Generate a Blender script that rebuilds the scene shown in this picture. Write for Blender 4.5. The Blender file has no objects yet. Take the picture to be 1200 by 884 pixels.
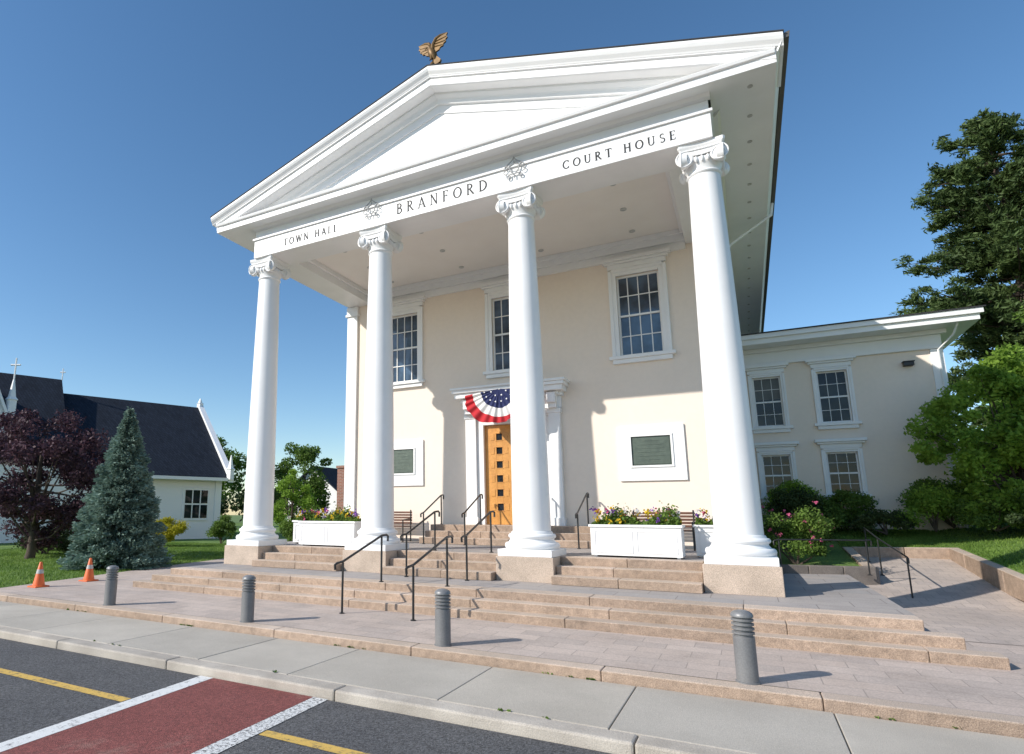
import bpy, math, random
import numpy as np
from mathutils import Vector, Matrix
random.seed(7); RNG=np.random.default_rng(7)
SC=bpy.context.scene; COL=SC.collection
M=5.4; ZP=-.84; ZL=-.45; D=4.26

# ------------------------------------------------------------------ materials
def nodes(name):
    m=bpy.data.materials.new(name); m.use_nodes=True; nt=m.node_tree
    b=nt.nodes['Principled BSDF']; return m,nt,b
def N(nt,t,**k):
    n=nt.nodes.new(t)
    for a,v in k.items():
        if a in n.inputs: n.inputs[a].default_value=v
        else: setattr(n,a,v)
    return n
def ramp(nt,fac,stops):
    r=nt.nodes.new('ShaderNodeValToRGB'); e=r.color_ramp.elements
    while len(e)<len(stops): e.new(.5)
    for i,(p,c) in enumerate(stops):
        e[i].position=p; e[i].color=(*c,1) if len(c)==3 else c
    nt.links.new(fac,r.inputs[0]); return r
def mix(nt,fac,a,b,bt='MIX'):
    n=nt.nodes.new('ShaderNodeMix'); n.data_type='RGBA'; n.blend_type=bt
    for s,v in ((0,fac),(6,a),(7,b)):
        if hasattr(v,'is_output') or hasattr(v,'links'): nt.links.new(v,n.inputs[s])
        elif s==0: n.inputs[0].default_value=v
        else: n.inputs[s].default_value=(*v,1)
    return n.outputs[2]
def coord(nt): return nt.nodes.new('ShaderNodeTexCoord').outputs['Object']
def mat(name,c1,c2=None,scale=3,rough=.6,bump=0,bscale=40,metal=0,fine=None,spec=.5,lo=.35,hi=.65,riser=None,isl=0):
    m,nt,b=nodes(name); co=coord(nt)
    c2=c2 or tuple(x*.88 for x in c1)
    n=N(nt,'ShaderNodeTexNoise',Scale=scale,Detail=6.0,Roughness=.6); nt.links.new(co,n.inputs['Vector'])
    r=ramp(nt,n.outputs[0],[(lo,c1),(hi,c2)]); out=r.outputs[0]
    if fine:
        n2=N(nt,'ShaderNodeTexNoise',Scale=fine[0],Detail=3.0); nt.links.new(co,n2.inputs['Vector'])
        r2=ramp(nt,n2.outputs[0],[(.38,(fine[1],)*3),(.62,(fine[2],)*3)])
        out=mix(nt,1.0,out,r2.outputs[0],'MULTIPLY')
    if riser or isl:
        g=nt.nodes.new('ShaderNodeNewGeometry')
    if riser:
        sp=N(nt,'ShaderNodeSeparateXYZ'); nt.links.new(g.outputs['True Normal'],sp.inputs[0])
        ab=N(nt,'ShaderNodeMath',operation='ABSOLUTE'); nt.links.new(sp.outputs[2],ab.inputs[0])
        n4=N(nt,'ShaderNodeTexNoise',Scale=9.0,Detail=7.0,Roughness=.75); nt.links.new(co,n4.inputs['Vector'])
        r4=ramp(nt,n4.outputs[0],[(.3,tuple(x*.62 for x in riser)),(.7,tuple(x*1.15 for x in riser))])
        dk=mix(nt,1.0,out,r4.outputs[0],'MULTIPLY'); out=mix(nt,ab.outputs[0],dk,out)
    if isl:
        ri=ramp(nt,g.outputs['Random Per Island'],[(0,(1-isl,1-isl,1-isl*.9)),(.5,(1,.985,.97)),(1,(1+isl*.6,1+isl*.6,1+isl*.7))])
        out=mix(nt,1.0,out,ri.outputs[0],'MULTIPLY')
    nt.links.new(out,b.inputs['Base Color'])
    b.inputs['Roughness'].default_value=rough; b.inputs['Metallic'].default_value=metal
    b.inputs['Specular IOR Level'].default_value=spec
    if bump:
        n3=N(nt,'ShaderNodeTexNoise',Scale=bscale,Detail=5.0); nt.links.new(co,n3.inputs['Vector'])
        bp=N(nt,'ShaderNodeBump',Strength=bump,Distance=.02); nt.links.new(n3.outputs[0],bp.inputs['Height'])
        nt.links.new(bp.outputs[0],b.inputs['Normal'])
    return m
def pavermat(name,cols,bw,bh,mortar,scale=1,rough=.8,off=.5,msize=.012,rot=0,axis=None,bump=.3,spec=.5):
    m,nt,b=nodes(name); co=coord(nt)
    mp=N(nt,'ShaderNodeMapping'); nt.links.new(co,mp.inputs[0]); mp.inputs['Rotation'].default_value=(axis[0],axis[1],rot) if axis else (0,0,rot)
    br=N(nt,'ShaderNodeTexBrick',Scale=scale); nt.links.new(mp.outputs[0],br.inputs['Vector'])
    br.offset=off; br.inputs['Brick Width'].default_value=bw; br.inputs['Row Height'].default_value=bh
    br.inputs['Mortar Size'].default_value=msize; br.inputs['Color1'].default_value=(0,0,0,1); br.inputs['Color2'].default_value=(1,1,1,1)
    br.inputs['Mortar'].default_value=(.5,.5,.5,1); br.inputs['Bias'].default_value=0
    r=ramp(nt,br.outputs['Color'],[(i/(len(cols)-1),c) for i,c in enumerate(cols)])
    n=N(nt,'ShaderNodeTexNoise',Scale=1.1,Detail=9.0,Roughness=.7); nt.links.new(co,n.inputs['Vector'])
    r2=ramp(nt,n.outputs[0],[(.3,(.80,)*3),(.5,(1.0,)*3),(.7,(1.10,)*3)])
    n2=N(nt,'ShaderNodeTexNoise',Scale=60.0,Detail=3.0); nt.links.new(co,n2.inputs['Vector'])
    r3=ramp(nt,n2.outputs[0],[(.35,(.84,)*3),(.65,(1.10,)*3)])
    o=mix(nt,1.0,r.outputs[0],r2.outputs[0],'MULTIPLY'); o=mix(nt,1.0,o,r3.outputs[0],'MULTIPLY')
    o=mix(nt,br.outputs['Fac'],o,mortar)
    nt.links.new(o,b.inputs['Base Color']); b.inputs['Roughness'].default_value=rough; b.inputs['Specular IOR Level'].default_value=spec
    iv=N(nt,'ShaderNodeMath',operation='SUBTRACT'); iv.inputs[0].default_value=1; nt.links.new(br.outputs['Fac'],iv.inputs[1])
    ad=N(nt,'ShaderNodeMath',operation='MULTIPLY_ADD'); nt.links.new(n2.outputs[0],ad.inputs[0]); ad.inputs[1].default_value=.25; nt.links.new(iv.outputs[0],ad.inputs[2])
    bp=N(nt,'ShaderNodeBump',Strength=bump,Distance=.01); nt.links.new(ad.outputs[0],bp.inputs['Height']); nt.links.new(bp.outputs[0],b.inputs['Normal'])
    return m
def leafmat(name,dark,light,transl=.35,clump=1.2,rough=.6):
    m,nt,b=nodes(name); g=nt.nodes.new('ShaderNodeNewGeometry'); co=coord(nt)
    n=N(nt,'ShaderNodeTexNoise',Scale=clump,Detail=2.0); nt.links.new(co,n.inputs['Vector'])
    a=N(nt,'ShaderNodeMath',operation='MULTIPLY_ADD'); nt.links.new(g.outputs['Random Per Island'],a.inputs[0]); a.inputs[1].default_value=.5
    s=N(nt,'ShaderNodeMath',operation='MULTIPLY_ADD'); nt.links.new(n.outputs[0],s.inputs[0]); s.inputs[1].default_value=1.6; s.inputs[2].default_value=-.55
    nt.links.new(s.outputs[0],a.inputs[2])
    r=ramp(nt,a.outputs[0],[(0,dark),(1,light)])
    nt.links.new(r.outputs[0],b.inputs['Base Color']); b.inputs['Roughness'].default_value=rough; b.inputs['Specular IOR Level'].default_value=.25
    t=nt.nodes.new('ShaderNodeBsdfTranslucent'); nt.links.new(r.outputs[0],t.inputs[0])
    mx=nt.nodes.new('ShaderNodeMixShader'); mx.inputs[0].default_value=transl
    nt.links.new(b.outputs[0],mx.inputs[1]); nt.links.new(t.outputs[0],mx.inputs[2])
    nt.links.new(mx.outputs[0],nt.nodes['Material Output'].inputs[0]); return m

WHITE=mat('white_paint',(.87,.865,.855),(.83,.825,.815),scale=1.5,rough=.45,bump=.04,bscale=60)
WHITE2=mat('relief_paint',(.42,.42,.42),(.36,.36,.36),rough=.5)
CEIL=mat('ceiling_paint',(.88,.835,.78),(.85,.80,.745),scale=1.2,rough=.6)
STUCCO=mat('cream_stucco',(.87,.755,.645),(.845,.73,.62),scale=.5,rough=.9,bump=.08,bscale=120,fine=(8,.985,1.01))
GRAN=mat('plinth_granite',(.58,.46,.365),(.44,.35,.275),scale=2.2,rough=.75,bump=.4,bscale=70,fine=(110,.68,1.2))
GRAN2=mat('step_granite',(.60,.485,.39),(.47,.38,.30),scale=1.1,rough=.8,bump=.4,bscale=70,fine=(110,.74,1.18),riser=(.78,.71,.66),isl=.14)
GRAND=mat('dark_granite',(.21,.18,.155),(.14,.12,.105),scale=3,rough=.8,bump=.35,bscale=70,fine=(130,.7,1.2),isl=.15)
BLUEST=pavermat('bluestone_paving',[(.35,.32,.305),(.39,.35,.32),(.32,.305,.30)],.9,.6,(.23,.205,.19),msize=.008)
PLAZA=pavermat('plaza_pavers',[(.48,.395,.34),(.53,.44,.38),(.44,.37,.325),(.50,.41,.35)],.62,.31,(.32,.27,.235),msize=.006)
WALK=pavermat('walk_pavers',[(.47,.395,.345),(.50,.42,.365),(.43,.365,.325)],.3,.3,(.32,.275,.24),msize=.007)
CONC=mat('sidewalk_concrete',(.50,.46,.395),(.41,.375,.32),scale=.8,rough=.9,bump=.25,bscale=90,fine=(150,.84,1.1),isl=.08)
KERB=mat('kerb_concrete',(.54,.49,.42),(.38,.34,.29),scale=1.8,rough=.9,bump=.3,bscale=60,fine=(120,.8,1.1),isl=.1)
def speck(name,stops,c_lo,c_hi,scale=140,patch=.7):
    m,nt,b=nodes(name); co=coord(nt)
    n=N(nt,'ShaderNodeTexNoise',Scale=patch,Detail=8.0,Roughness=.7); nt.links.new(co,n.inputs['Vector'])
    r=ramp(nt,n.outputs[0],stops)
    v=N(nt,'ShaderNodeTexVoronoi',Scale=scale); nt.links.new(co,v.inputs['Vector'])
    r2=ramp(nt,v.outputs['Color'],[(.15,(c_lo,)*3),(.85,(c_hi,)*3)])
    v2=N(nt,'ShaderNodeTexNoise',Scale=25.0,Detail=6.0,Roughness=.8); nt.links.new(co,v2.inputs['Vector'])
    r3=ramp(nt,v2.outputs[0],[(.3,(.7,)*3),(.7,(1.3,)*3)])
    o=mix(nt,1.0,r.outputs[0],r2.outputs[0],'MULTIPLY'); o=mix(nt,1.0,o,r3.outputs[0],'MULTIPLY')
    nt.links.new(o,b.inputs['Base Color']); b.inputs['Roughness'].default_value=.9
    bp=N(nt,'ShaderNodeBump',Strength=.5,Distance=.01); nt.links.new(v.outputs['Distance'],bp.inputs['Height']); nt.links.new(bp.outputs[0],b.inputs['Normal'])
    return m
ASPH=speck('asphalt',[(.3,(.070,.070,.073)),(.55,(.088,.087,.088)),(.75,(.11,.108,.105))],.45,1.7,90)
REDP=speck('red_crossing_paint',[(.25,(.165,.042,.036)),(.55,(.21,.062,.053)),(.66,(.235,.11,.09)),(.78,(.23,.165,.14))],.65,1.4,90,1.3)
def wornpaint(name,c,under,lo=.34,hi=.46,sc=14.0):
    m,nt,b=nodes(name); co=coord(nt)
    n=N(nt,'ShaderNodeTexNoise',Scale=sc,Detail=8.0,Roughness=.8); nt.links.new(co,n.inputs['Vector'])
    r=ramp(nt,n.outputs[0],[(lo,under),(hi,c)])
    nt.links.new(r.outputs[0],b.inputs['Base Color']); b.inputs['Roughness'].default_value=.75
    n3=N(nt,'ShaderNodeTexNoise',Scale=150.0); nt.links.new(co,n3.inputs['Vector'])
    bp=N(nt,'ShaderNodeBump',Strength=.4,Distance=.01); nt.links.new(n3.outputs[0],bp.inputs['Height']); nt.links.new(bp.outputs[0],b.inputs['Normal'])
    return m
WPAINT=wornpaint('white_road_paint',(.72,.72,.70),(.16,.15,.15))
WPAINT2=wornpaint('worn_white_road_paint',(.70,.70,.68),(.09,.085,.085),.44,.50,30.0)
YPAINT=wornpaint('yellow_road_paint',(.66,.43,.10),(.14,.12,.08),.36,.5)
COLLAR=mat('cone_collar',(.52,.50,.48),(.42,.40,.38),scale=20,rough=.6)
GRASS=mat('grass',(.15,.24,.045),(.09,.165,.03),scale=.9,rough=.95,bump=.8,bscale=60,fine=(35,.65,1.3))
BLADE=leafmat('grass_blades',(.07,.15,.02),(.26,.38,.08),transl=.35,clump=.5)
SOIL=mat('soil',(.07,.045,.03),(.04,.028,.02),rough=1,bump=.6)
DARKM=mat('dark_metal',(.035,.035,.037),(.05,.05,.05),rough=.4,metal=.5)
BOLG=mat('grey_metal_paint',(.22,.22,.22),(.185,.185,.19),rough=.45,metal=.2,fine=(60,.92,1.06))
GOLD=mat('aged_gold',(.20,.115,.035),(.12,.068,.022),scale=9,rough=.5,metal=.35)
WOOD=mat('orange_wood',(.68,.33,.085),(.55,.25,.06),scale=5,rough=.35,fine=(40,.88,1.08))
BENCHW=mat('brown_wood',(.16,.07,.04),(.11,.05,.03),scale=8,rough=.5)
TEXTM=mat('letter_dark',(.05,.05,.052),rough=.6,spec=.2)
PLQ=mat('green_bronze',(.075,.10,.082),(.10,.13,.105),scale=8,rough=.45,metal=.3,bump=.3,bscale=90)
SHING=pavermat('dark_shingles',[(.013,.019,.031),(.022,.030,.046),(.017,.024,.037)],.35,.16,(.007,.009,.013),msize=.01,rough=.95,spec=.2)
ROOFM=mat('roof_dark',(.035,.035,.038),(.025,.025,.028),rough=.85)
BARK=mat('bark',(.10,.075,.055),(.06,.045,.035),scale=6,rough=.95,bump=.8,bscale=20)
BRICK=pavermat('red_brick',[(.24,.09,.06),(.30,.12,.08),(.20,.075,.05)],.22,.075,(.30,.26,.22),msize=.008,axis=(math.pi/2,0))
ORANGE=mat('cone_orange',(.80,.15,.03),(.72,.13,.03),rough=.5)
LAMPW=mat('fitting_white',(.55,.55,.53),rough=.4)
def glassm(name,c,sp):
    m,nt,b=nodes(name); co=coord(nt)
    n0=N(nt,'ShaderNodeTexNoise',Scale=1.6,Detail=3.0); nt.links.new(co,n0.inputs['Vector'])
    r0_=ramp(nt,n0.outputs[0],[(.38,tuple(x*.45 for x in c)),(.62,tuple(x*1.5 for x in c))]); nt.links.new(r0_.outputs[0],b.inputs['Base Color'])
    b.inputs['Roughness'].default_value=.04; b.inputs['Specular IOR Level'].default_value=sp
    n=N(nt,'ShaderNodeTexNoise',Scale=1.8,Detail=1.0); nt.links.new(co,n.inputs['Vector'])
    bp=N(nt,'ShaderNodeBump',Strength=.2,Distance=.05); nt.links.new(n.outputs[0],bp.inputs['Height']); nt.links.new(bp.outputs[0],b.inputs['Normal'])
    return m
GLASS=glassm('sky_tinted_window_glass',(.045,.078,.125),.8)  # blue base colour stands in for sky reflected in the panes
GLASS2=glassm('dark_window_glass',(.013,.018,.024),.35)
BLIND=mat('window_blind',(.16,.17,.17),(.13,.14,.14),rough=.8)
def clapm():
    m,nt,b=nodes('white_clapboard'); co=coord(nt)
    b.inputs['Base Color'].default_value=(.90,.885,.89,1); b.inputs['Roughness'].default_value=.6
    w=N(nt,'ShaderNodeTexWave',Scale=1.6); w.wave_type='BANDS'; w.bands_direction='Z'; w.wave_profile='SAW'; nt.links.new(co,w.inputs['Vector'])
    bp=N(nt,'ShaderNodeBump',Strength=.35,Distance=.05); nt.links.new(w.outputs[0],bp.inputs['Height']); nt.links.new(bp.outputs[0],b.inputs['Normal'])
    return m
CLAP=clapm()

# ------------------------------------------------------------------ mesh builder
class MB:
    def __init__(s): s.v=[]; s.f=[]; s.m=[]
    def add(s,vs,fs,mi=0):
        o=len(s.v); s.v+=[tuple(p) for p in vs]; s.f+=[tuple(i+o for i in f) for f in fs]; s.m+=[mi]*len(fs)
    def box(s,x0,x1,y0,y1,z0,z1,mi=0):
        s.add([(x0,y0,z0),(x1,y0,z0),(x1,y1,z0),(x0,y1,z0),(x0,y0,z1),(x1,y0,z1),(x1,y1,z1),(x0,y1,z1)],
              [(0,3,2,1),(4,5,6,7),(0,1,5,4),(1,2,6,5),(2,3,7,6),(3,0,4,7)],mi)
    def quad(s,a,b,c,d,mi=0): s.add([a,b,c,d],[(0,1,2,3)],mi)
    def loft(s,rings,cap=True,mi=0,closed=True):
        n=len(rings[0]); vs=[p for r in rings for p in r]; fs=[]
        for i in range(len(rings)-1):
            for j in range(n if closed else n-1):
                k=(j+1)%n; fs.append((i*n+j,i*n+k,(i+1)*n+k,(i+1)*n+j))
        if cap: fs.append(tuple(range(n))[::-1]); fs.append(tuple(range((len(rings)-1)*n,len(rings)*n)))
        s.add(vs,fs,mi)
    def lathe(s,prof,c=(0,0),seg=48,mi=0,cap=True):
        s.loft([[(c[0]+r*math.cos(2*math.pi*i/seg),c[1]+r*math.sin(2*math.pi*i/seg),z) for i in range(seg)] for r,z in prof],cap,mi)
    def tube(s,pts,r,seg=10,mi=0):
        pts=[Vector(p) for p in pts]; n=len(pts)
        rs=r if isinstance(r,(list,tuple)) else [r]*n
        up=None; rings=[]
        for i,p in enumerate(pts):
            t=(pts[min(i+1,n-1)]-pts[max(i-1,0)]).normalized()
            if up is None: up=Vector((0,0,1)) if abs(t.z)<.9 else Vector((1,0,0))
            a=t.cross(up)
            if a.length<1e-4: a=t.cross(Vector((0,1,0)))
            a.normalize(); up=a.cross(t).normalized()
            rings.append([tuple(p+(a*math.cos(2*math.pi*j/seg)+up*math.sin(2*math.pi*j/seg))*rs[i]) for j in range(seg)])
        s.loft(rings,True,mi)
    def obj(s,name,mats,smooth=False,bevel=0,autos=None):
        me=bpy.data.meshes.new(name); me.from_pydata(s.v,[],s.f)
        for m in (mats if isinstance(mats,(list,tuple)) else [mats]): me.materials.append(m)
        me.polygons.foreach_set('material_index',s.m)
        me.update()
        o=bpy.data.objects.new(name,me); COL.objects.link(o)
        import bmesh
        b=bmesh.new(); b.from_mesh(me); bmesh.ops.recalc_face_normals(b,faces=b.faces); b.to_mesh(me); b.free()
        if smooth:
            me.polygons.foreach_set('use_smooth',[True]*len(me.polygons))
            me.set_sharp_from_angle(angle=math.radians(38))
        if bevel:
            bv=o.modifiers.new('b','BEVEL'); bv.width=bevel; bv.segments=2; bv.limit_method='ANGLE'; bv.angle_limit=math.radians(40)
        return o
def thing(name,label,cat,loc=(0,0,0),group=None):
    e=bpy.data.objects.new(name,None); e.empty_display_size=.3; e.location=loc; COL.objects.link(e)
    e['label']=label; e['category']=cat
    if group: e['group']=group
    return e
def tag(o,label,cat,group=None):
    o['label']=label; o['category']=cat
    if group: o['group']=group
    return o
def part(o,parent):
    o.parent=parent
    o.matrix_parent_inverse=Matrix.Translation(-Vector(parent.location)) if parent.parent is None else Matrix.Identity(4)
    return o
def struct(o): o['kind']='structure'; return o
def copytree(src,loc):
    new=src.copy(); COL.objects.link(new); new.location=loc
    def rec(a,b):
        for c in list(a.children):
            d=c.copy(); COL.objects.link(d); d.parent=b; d.matrix_parent_inverse=c.matrix_parent_inverse.copy(); rec(c,d)
    rec(src,new); return new

# ------------------------------------------------------------------ leaves
def leafobj(name,P,size,m,seed=0,aspect=.55,flat=0.0,dirs=None,jit=.35):
    r=np.random.default_rng(seed); P=np.asarray(P,float); n=len(P)
    if dirs is None:
        a=r.normal(size=(n,3))
    else: a=np.asarray(dirs)+r.normal(size=(n,3))*jit
    a/=np.linalg.norm(a,axis=1)[:,None]+1e-9
    b=r.normal(size=(n,3)); b[:,2]*=(1-flat); b-=a*(a*b).sum(1)[:,None]; b/=np.linalg.norm(b,axis=1)[:,None]+1e-9
    sz=size*r.uniform(.6,1.3,n)[:,None]
    v=np.stack([P-a*sz*.5,P+b*sz*aspect*.5,P+a*sz*.5,P-b*sz*aspect*.5],1).reshape(-1,3)
    me=bpy.data.meshes.new(name); me.vertices.add(4*n); me.vertices.foreach_set('co',v.ravel())
    me.loops.add(4*n); me.loops.foreach_set('vertex_index',np.arange(4*n)); me.polygons.add(n)
    me.polygons.foreach_set('loop_start',np.arange(n)*4); me.polygons.foreach_set('loop_total',np.full(n,4))
    me.materials.append(m); me.update(calc_edges=True); me.validate()
    o=bpy.data.objects.new(name,me); COL.objects.link(o); return o
def ball(c,rad,n,r,shell=.6):
    d=r.normal(size=(n,3)); d/=np.linalg.norm(d,axis=1)[:,None]
    q=(shell+(1-shell)*r.random(n))**(1) * r.uniform(.75,1.08,n)
    return np.array(c)+d*q[:,None]*np.array(rad)
def clumps(centers,rads,per,seed,shell=.45):
    r=np.random.default_rng(seed); return np.concatenate([ball(c,(a,a,a*.75),per,r,shell) for c,a in zip(centers,rads)])

def broad_tree(name,label,cat,base,H,crown,rad,leafm,seed,nclump=60,per=260,leaf=.14,trunk=.18,crad=(.35,.7),group=None):
    r=random.Random(seed); base=Vector(base)
    e=thing(name,label,cat,base,group); mb=MB()
    cz=(crown[0]+crown[1])/2; hz=(crown[1]-crown[0])/2
    mb.tube([base+Vector((0,0,-.1)),base+Vector((.05,.02,crown[0]*.5)),base+Vector((-.03,.05,crown[0]+hz*.6)),base+Vector((.05,0,crown[0]+hz*1.5))],[trunk*1.25,trunk,trunk*.7,trunk*.2],10)
    cs=[];rs=[]
    for i in range(nclump):
        while True:
            p=Vector((r.uniform(-1,1),r.uniform(-1,1),r.uniform(-1,1)))
            if .35<p.length<1: break
        w=1-.35*max(0,p.z)
        c=base+Vector((p.x*rad*w,p.y*rad*w,cz+p.z*hz)); cs.append(tuple(c)); rs.append(r.uniform(*crad))
        if i%3==0:
            s=base+Vector((0,0,crown[0]*.8+r.random()*hz)); mid=(s+c)/2+Vector((0,0,-.1*rad*r.random()))
            mb.tube([s,mid,c],[trunk*.35,trunk*.2,trunk*.06],6)
    part(mb.obj('trunk',BARK,True),e)
    part(leafobj('crown',clumps(cs,rs,per,seed),leaf,leafm,seed),e)
    return e
def shrub(name,label,base,rad,h,leafm,seed,n=5000,leaf=.07,flower=None,cat='shrub',group=None):
    r=np.random.default_rng(seed); e=thing(name,label,cat,base,group)
    cs=[];rs=[]
    for i in range(18):
        a=r.uniform(0,6.28); d=math.sqrt(r.random())*.75; zz=r.uniform(.25,.8)
        cs.append((base[0]+math.cos(a)*d*rad[0],base[1]+math.sin(a)*d*rad[1],base[2]+zz*h*(1-.35*d))); rs.append(r.uniform(.25,.42)*min(rad[0],h)*1.0)
    P=clumps(cs,rs,n//18,seed,.3); P[:,2]=np.maximum(P[:,2],base[2]+.02)
    mb=MB()
    for k in range(5): mb.tube([Vector(base),Vector(cs[k])],[.03,.01],5)
    part(mb.obj('stem',BARK),e)
    part(leafobj('foliage',P,leaf,leafm,seed),e)
    if flower:
        m,nf,fs=flower; F=[]
        for i in range(nf):
            c=np.array(cs[r.integers(18)]); d=r.normal(size=3); d/=np.linalg.norm(d); d[2]=abs(d[2]); q=c+d*rs[0]*1.15
            F.append(q+r.normal(size=(7,3))*fs*.35)
        part(leafobj('blossom',np.concatenate(F),fs,m,seed+1,aspect=.9),e)
    return e
LG=leafmat('leaf_green',(.038,.078,.013),(.19,.30,.055))
LB=leafmat('leaf_bright',(.09,.18,.018),(.38,.56,.09),transl=.5)
LD=leafmat('leaf_dark',(.018,.036,.012),(.085,.125,.04),transl=.2)
LP=leafmat('leaf_purple',(.032,.018,.026),(.13,.065,.085),transl=.25)
LS=leafmat('needle_blue',(.095,.155,.125),(.33,.45,.37),transl=.2)
LC=leafmat('needle_dark',(.026,.052,.017),(.135,.195,.062),transl=.25,clump=.35)
LY=leafmat('leaf_yellow',(.22,.22,.015),(.62,.56,.04),transl=.4)
FR=leafmat('petal_pink',(.50,.06,.16),(.75,.20,.34),transl=.3)
FPU=leafmat('petal_purple',(.10,.03,.25),(.30,.12,.50),transl=.3)
FY=leafmat('petal_yellow',(.65,.42,.02),(.8,.6,.05),transl=.3)
FW=leafmat('petal_white',(.7,.68,.7),(.8,.8,.8),transl=.3)

# ------------------------------------------------------------------ ground
def sheet(name,pts,z,m,kind='structure'):
    mb=MB(); mb.add([(x,y,z if not callable(z) else z(x,y)) for x,y in pts],[tuple(range(len(pts)))])
    o=mb.obj(name,m); o['kind']=kind; return o
sheet('ground',[(-300,-300),(300,-300),(300,400),(-300,400)],-1.06,mat('far_ground',(.14,.21,.05),(.09,.15,.035),scale=.05,rough=1))
sheet('road',[(-120,-60),(120,-60),(120,-6.62),(-120,-6.62)],-1.04,ASPH)
sheet('lawn',[(-90,-4.66),(-3.36,-4.66),(-5.9,5.0),(-5.9,60),(-90,60)],ZP-.012,GRASS)
sheet('back_lawn',[(-5.9,8.5),(-.2,8.5),(-.2,60),(-5.9,60)],ZP-.014,GRASS)
sheet('plaza',[(-3.36,-4.66),(40,-4.66),(40,-1.0),(15.6,3.0),(-5.4,3.0)],ZP,PLAZA)
sheet('side_path',[(-5.39,3.0),(0,3.0),(0,8.5),(-5.9,8.5),(-5.9,5)],ZP-.004,PLAZA)
def blocks(name,x0,x1,y0,y1,z0,z1,ln,m,bevel=.012,gap=.006,seed=1):
    r=random.Random(seed); mb=MB(); x=x0
    while x<x1-.05:
        L=ln*r.uniform(.85,1.15); e=min(x+L,x1)
        if x1-e<ln*.3: e=x1
        mb.box(x,e-gap,y0,y1,z0,z1+r.uniform(-.0015,.0015)); x=e
    return mb.obj(name,m,bevel=bevel)
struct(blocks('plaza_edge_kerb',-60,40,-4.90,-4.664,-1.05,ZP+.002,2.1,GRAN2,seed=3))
struct(blocks('sidewalk',-60.35,40,-6.36,-4.912,-1.05,-.945,1.62,CONC,.008,.010,seed=4))
struct(blocks('road_kerb',-60,40,-6.60,-6.368,-1.2,-.943,2.6,KERB,.02,.008,seed=5))
zr=-1.036
sheet('red_crossing_marking',[(5.53,-6.62),(6.945,-6.62),(7.325,-14),(6.16,-14)],zr,REDP)
sheet('white_line_marking',[(5.33,-6.62),(5.525,-6.62),(6.155,-14),(5.96,-14)],zr+.001,WPAINT)
sheet('white_line_marking',[(6.95,-6.62),(7.13,-6.62),(7.51,-14),(7.33,-14)],zr+.001,WPAINT2)
sheet('yellow_line_marking',[(-40,-7.70),(5.40,-7.70),(5.395,-7.58),(-40,-7.58)],zr,YPAINT)
sheet('yellow_line_marking',[(7.20,-7.70),(40,-7.70),(40,-7.58),(7.19,-7.58)],zr,YPAINT)
def blades(name,pts,h,seed):
    r=np.random.default_rng(seed); n=len(pts); a=r.uniform(0,6.28,n); w=.012; hh=h*r.uniform(.5,1.2,n)
    dx=np.cos(a)*w;dy=np.sin(a)*w; lean=r.normal(size=(n,2))*h*.4
    v=np.stack([pts+np.c_[dx,dy,0*dx],pts-np.c_[dx,dy,0*dx],pts+np.c_[lean,hh]],1).reshape(-1,3)
    me=bpy.data.meshes.new(name); me.vertices.add(3*n); me.vertices.foreach_set('co',v.ravel()); me.loops.add(3*n); me.loops.foreach_set('vertex_index',np.arange(3*n))
    me.polygons.add(n); me.polygons.foreach_set('loop_start',np.arange(n)*3); me.polygons.foreach_set('loop_total',np.full(n,3))
    me.materials.append(BLADE); me.update(calc_edges=True); o=bpy.data.objects.new(name,me); COL.objects.link(o); o['kind']='stuff'; return o
r=RNG; n=60000; px=r.uniform(-18,-3.4,n); py=r.uniform(-4.6,12,n); k=px<(-3.36-(py+4.66)*.263)
blades('grass',np.c_[px[k],py[k],np.full(k.sum(),ZP-.012)],.07,1)
r=np.random.default_rng(44); n=260; wx=r.uniform(-2,13,n); wy=np.where(r.random(n)<.5,-6.364,-4.906)+r.normal(0,.006,n); g_=(np.floor(wx*1.7)%5==0)
wx=wx[g_]; wy=wy[g_]; P=np.concatenate([np.c_[wx+r.normal(0,.02,len(wx)),wy,np.full(len(wx),-.935)] for _ in range(5)])
o=leafobj('kerb_weeds',P,.035,LG,3); o['kind']='stuff'

# ------------------------------------------------------------------ steps / landing
def rows(name,specs,label,m=GRAN2,ln=1.9,seed=1):
    r=random.Random(seed); mb=MB()
    for x0,x1,y0,y1,z0,z1 in specs:
        x=x0
        while x<x1-.05:
            e=min(x+ln*r.uniform(.8,1.2),x1)
            if x1-e<ln*.35: e=x1
            mb.box(x,e-.005,y0+r.uniform(0,.008),y1,z0,z1+r.uniform(-.001,.001)); x=e
    return tag(mb.obj(name,m,bevel=.012),label,'steps')
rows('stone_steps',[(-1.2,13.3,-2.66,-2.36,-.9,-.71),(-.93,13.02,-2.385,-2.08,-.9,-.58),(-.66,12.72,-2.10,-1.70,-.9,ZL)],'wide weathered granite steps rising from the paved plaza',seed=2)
mb=MB(); mb.box(-.66,12.72,-1.70,6.5,-.9,ZL-.003); struct(mb.obj('landing',BLUEST))
for q,(x0,x1) in enumerate(((.57,3.03),(4.17,6.63),(7.77,10.23))):
    st=[(x0,x1,y,y+(.355 if i<2 else .30),ZL,z) for i,(y,z) in enumerate([(-.78,-.30),(-.43,-.15),(-.08,0)])]
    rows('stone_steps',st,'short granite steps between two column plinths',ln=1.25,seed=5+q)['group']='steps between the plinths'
mb=MB(); mb.box(-.56,11.36,.225,4.2,ZL,-.003); struct(mb.obj('porch_floor',BLUEST))
rows('stone_steps',[(3.1,7.7,2.95,3.32,0,.165),(3.1,7.7,3.31,3.66,0,.33),(3.1,7.7,3.65,4.25,0,.495)],'granite steps up to the wooden front door',m=GRAN2,ln=1.5,seed=6)

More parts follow.
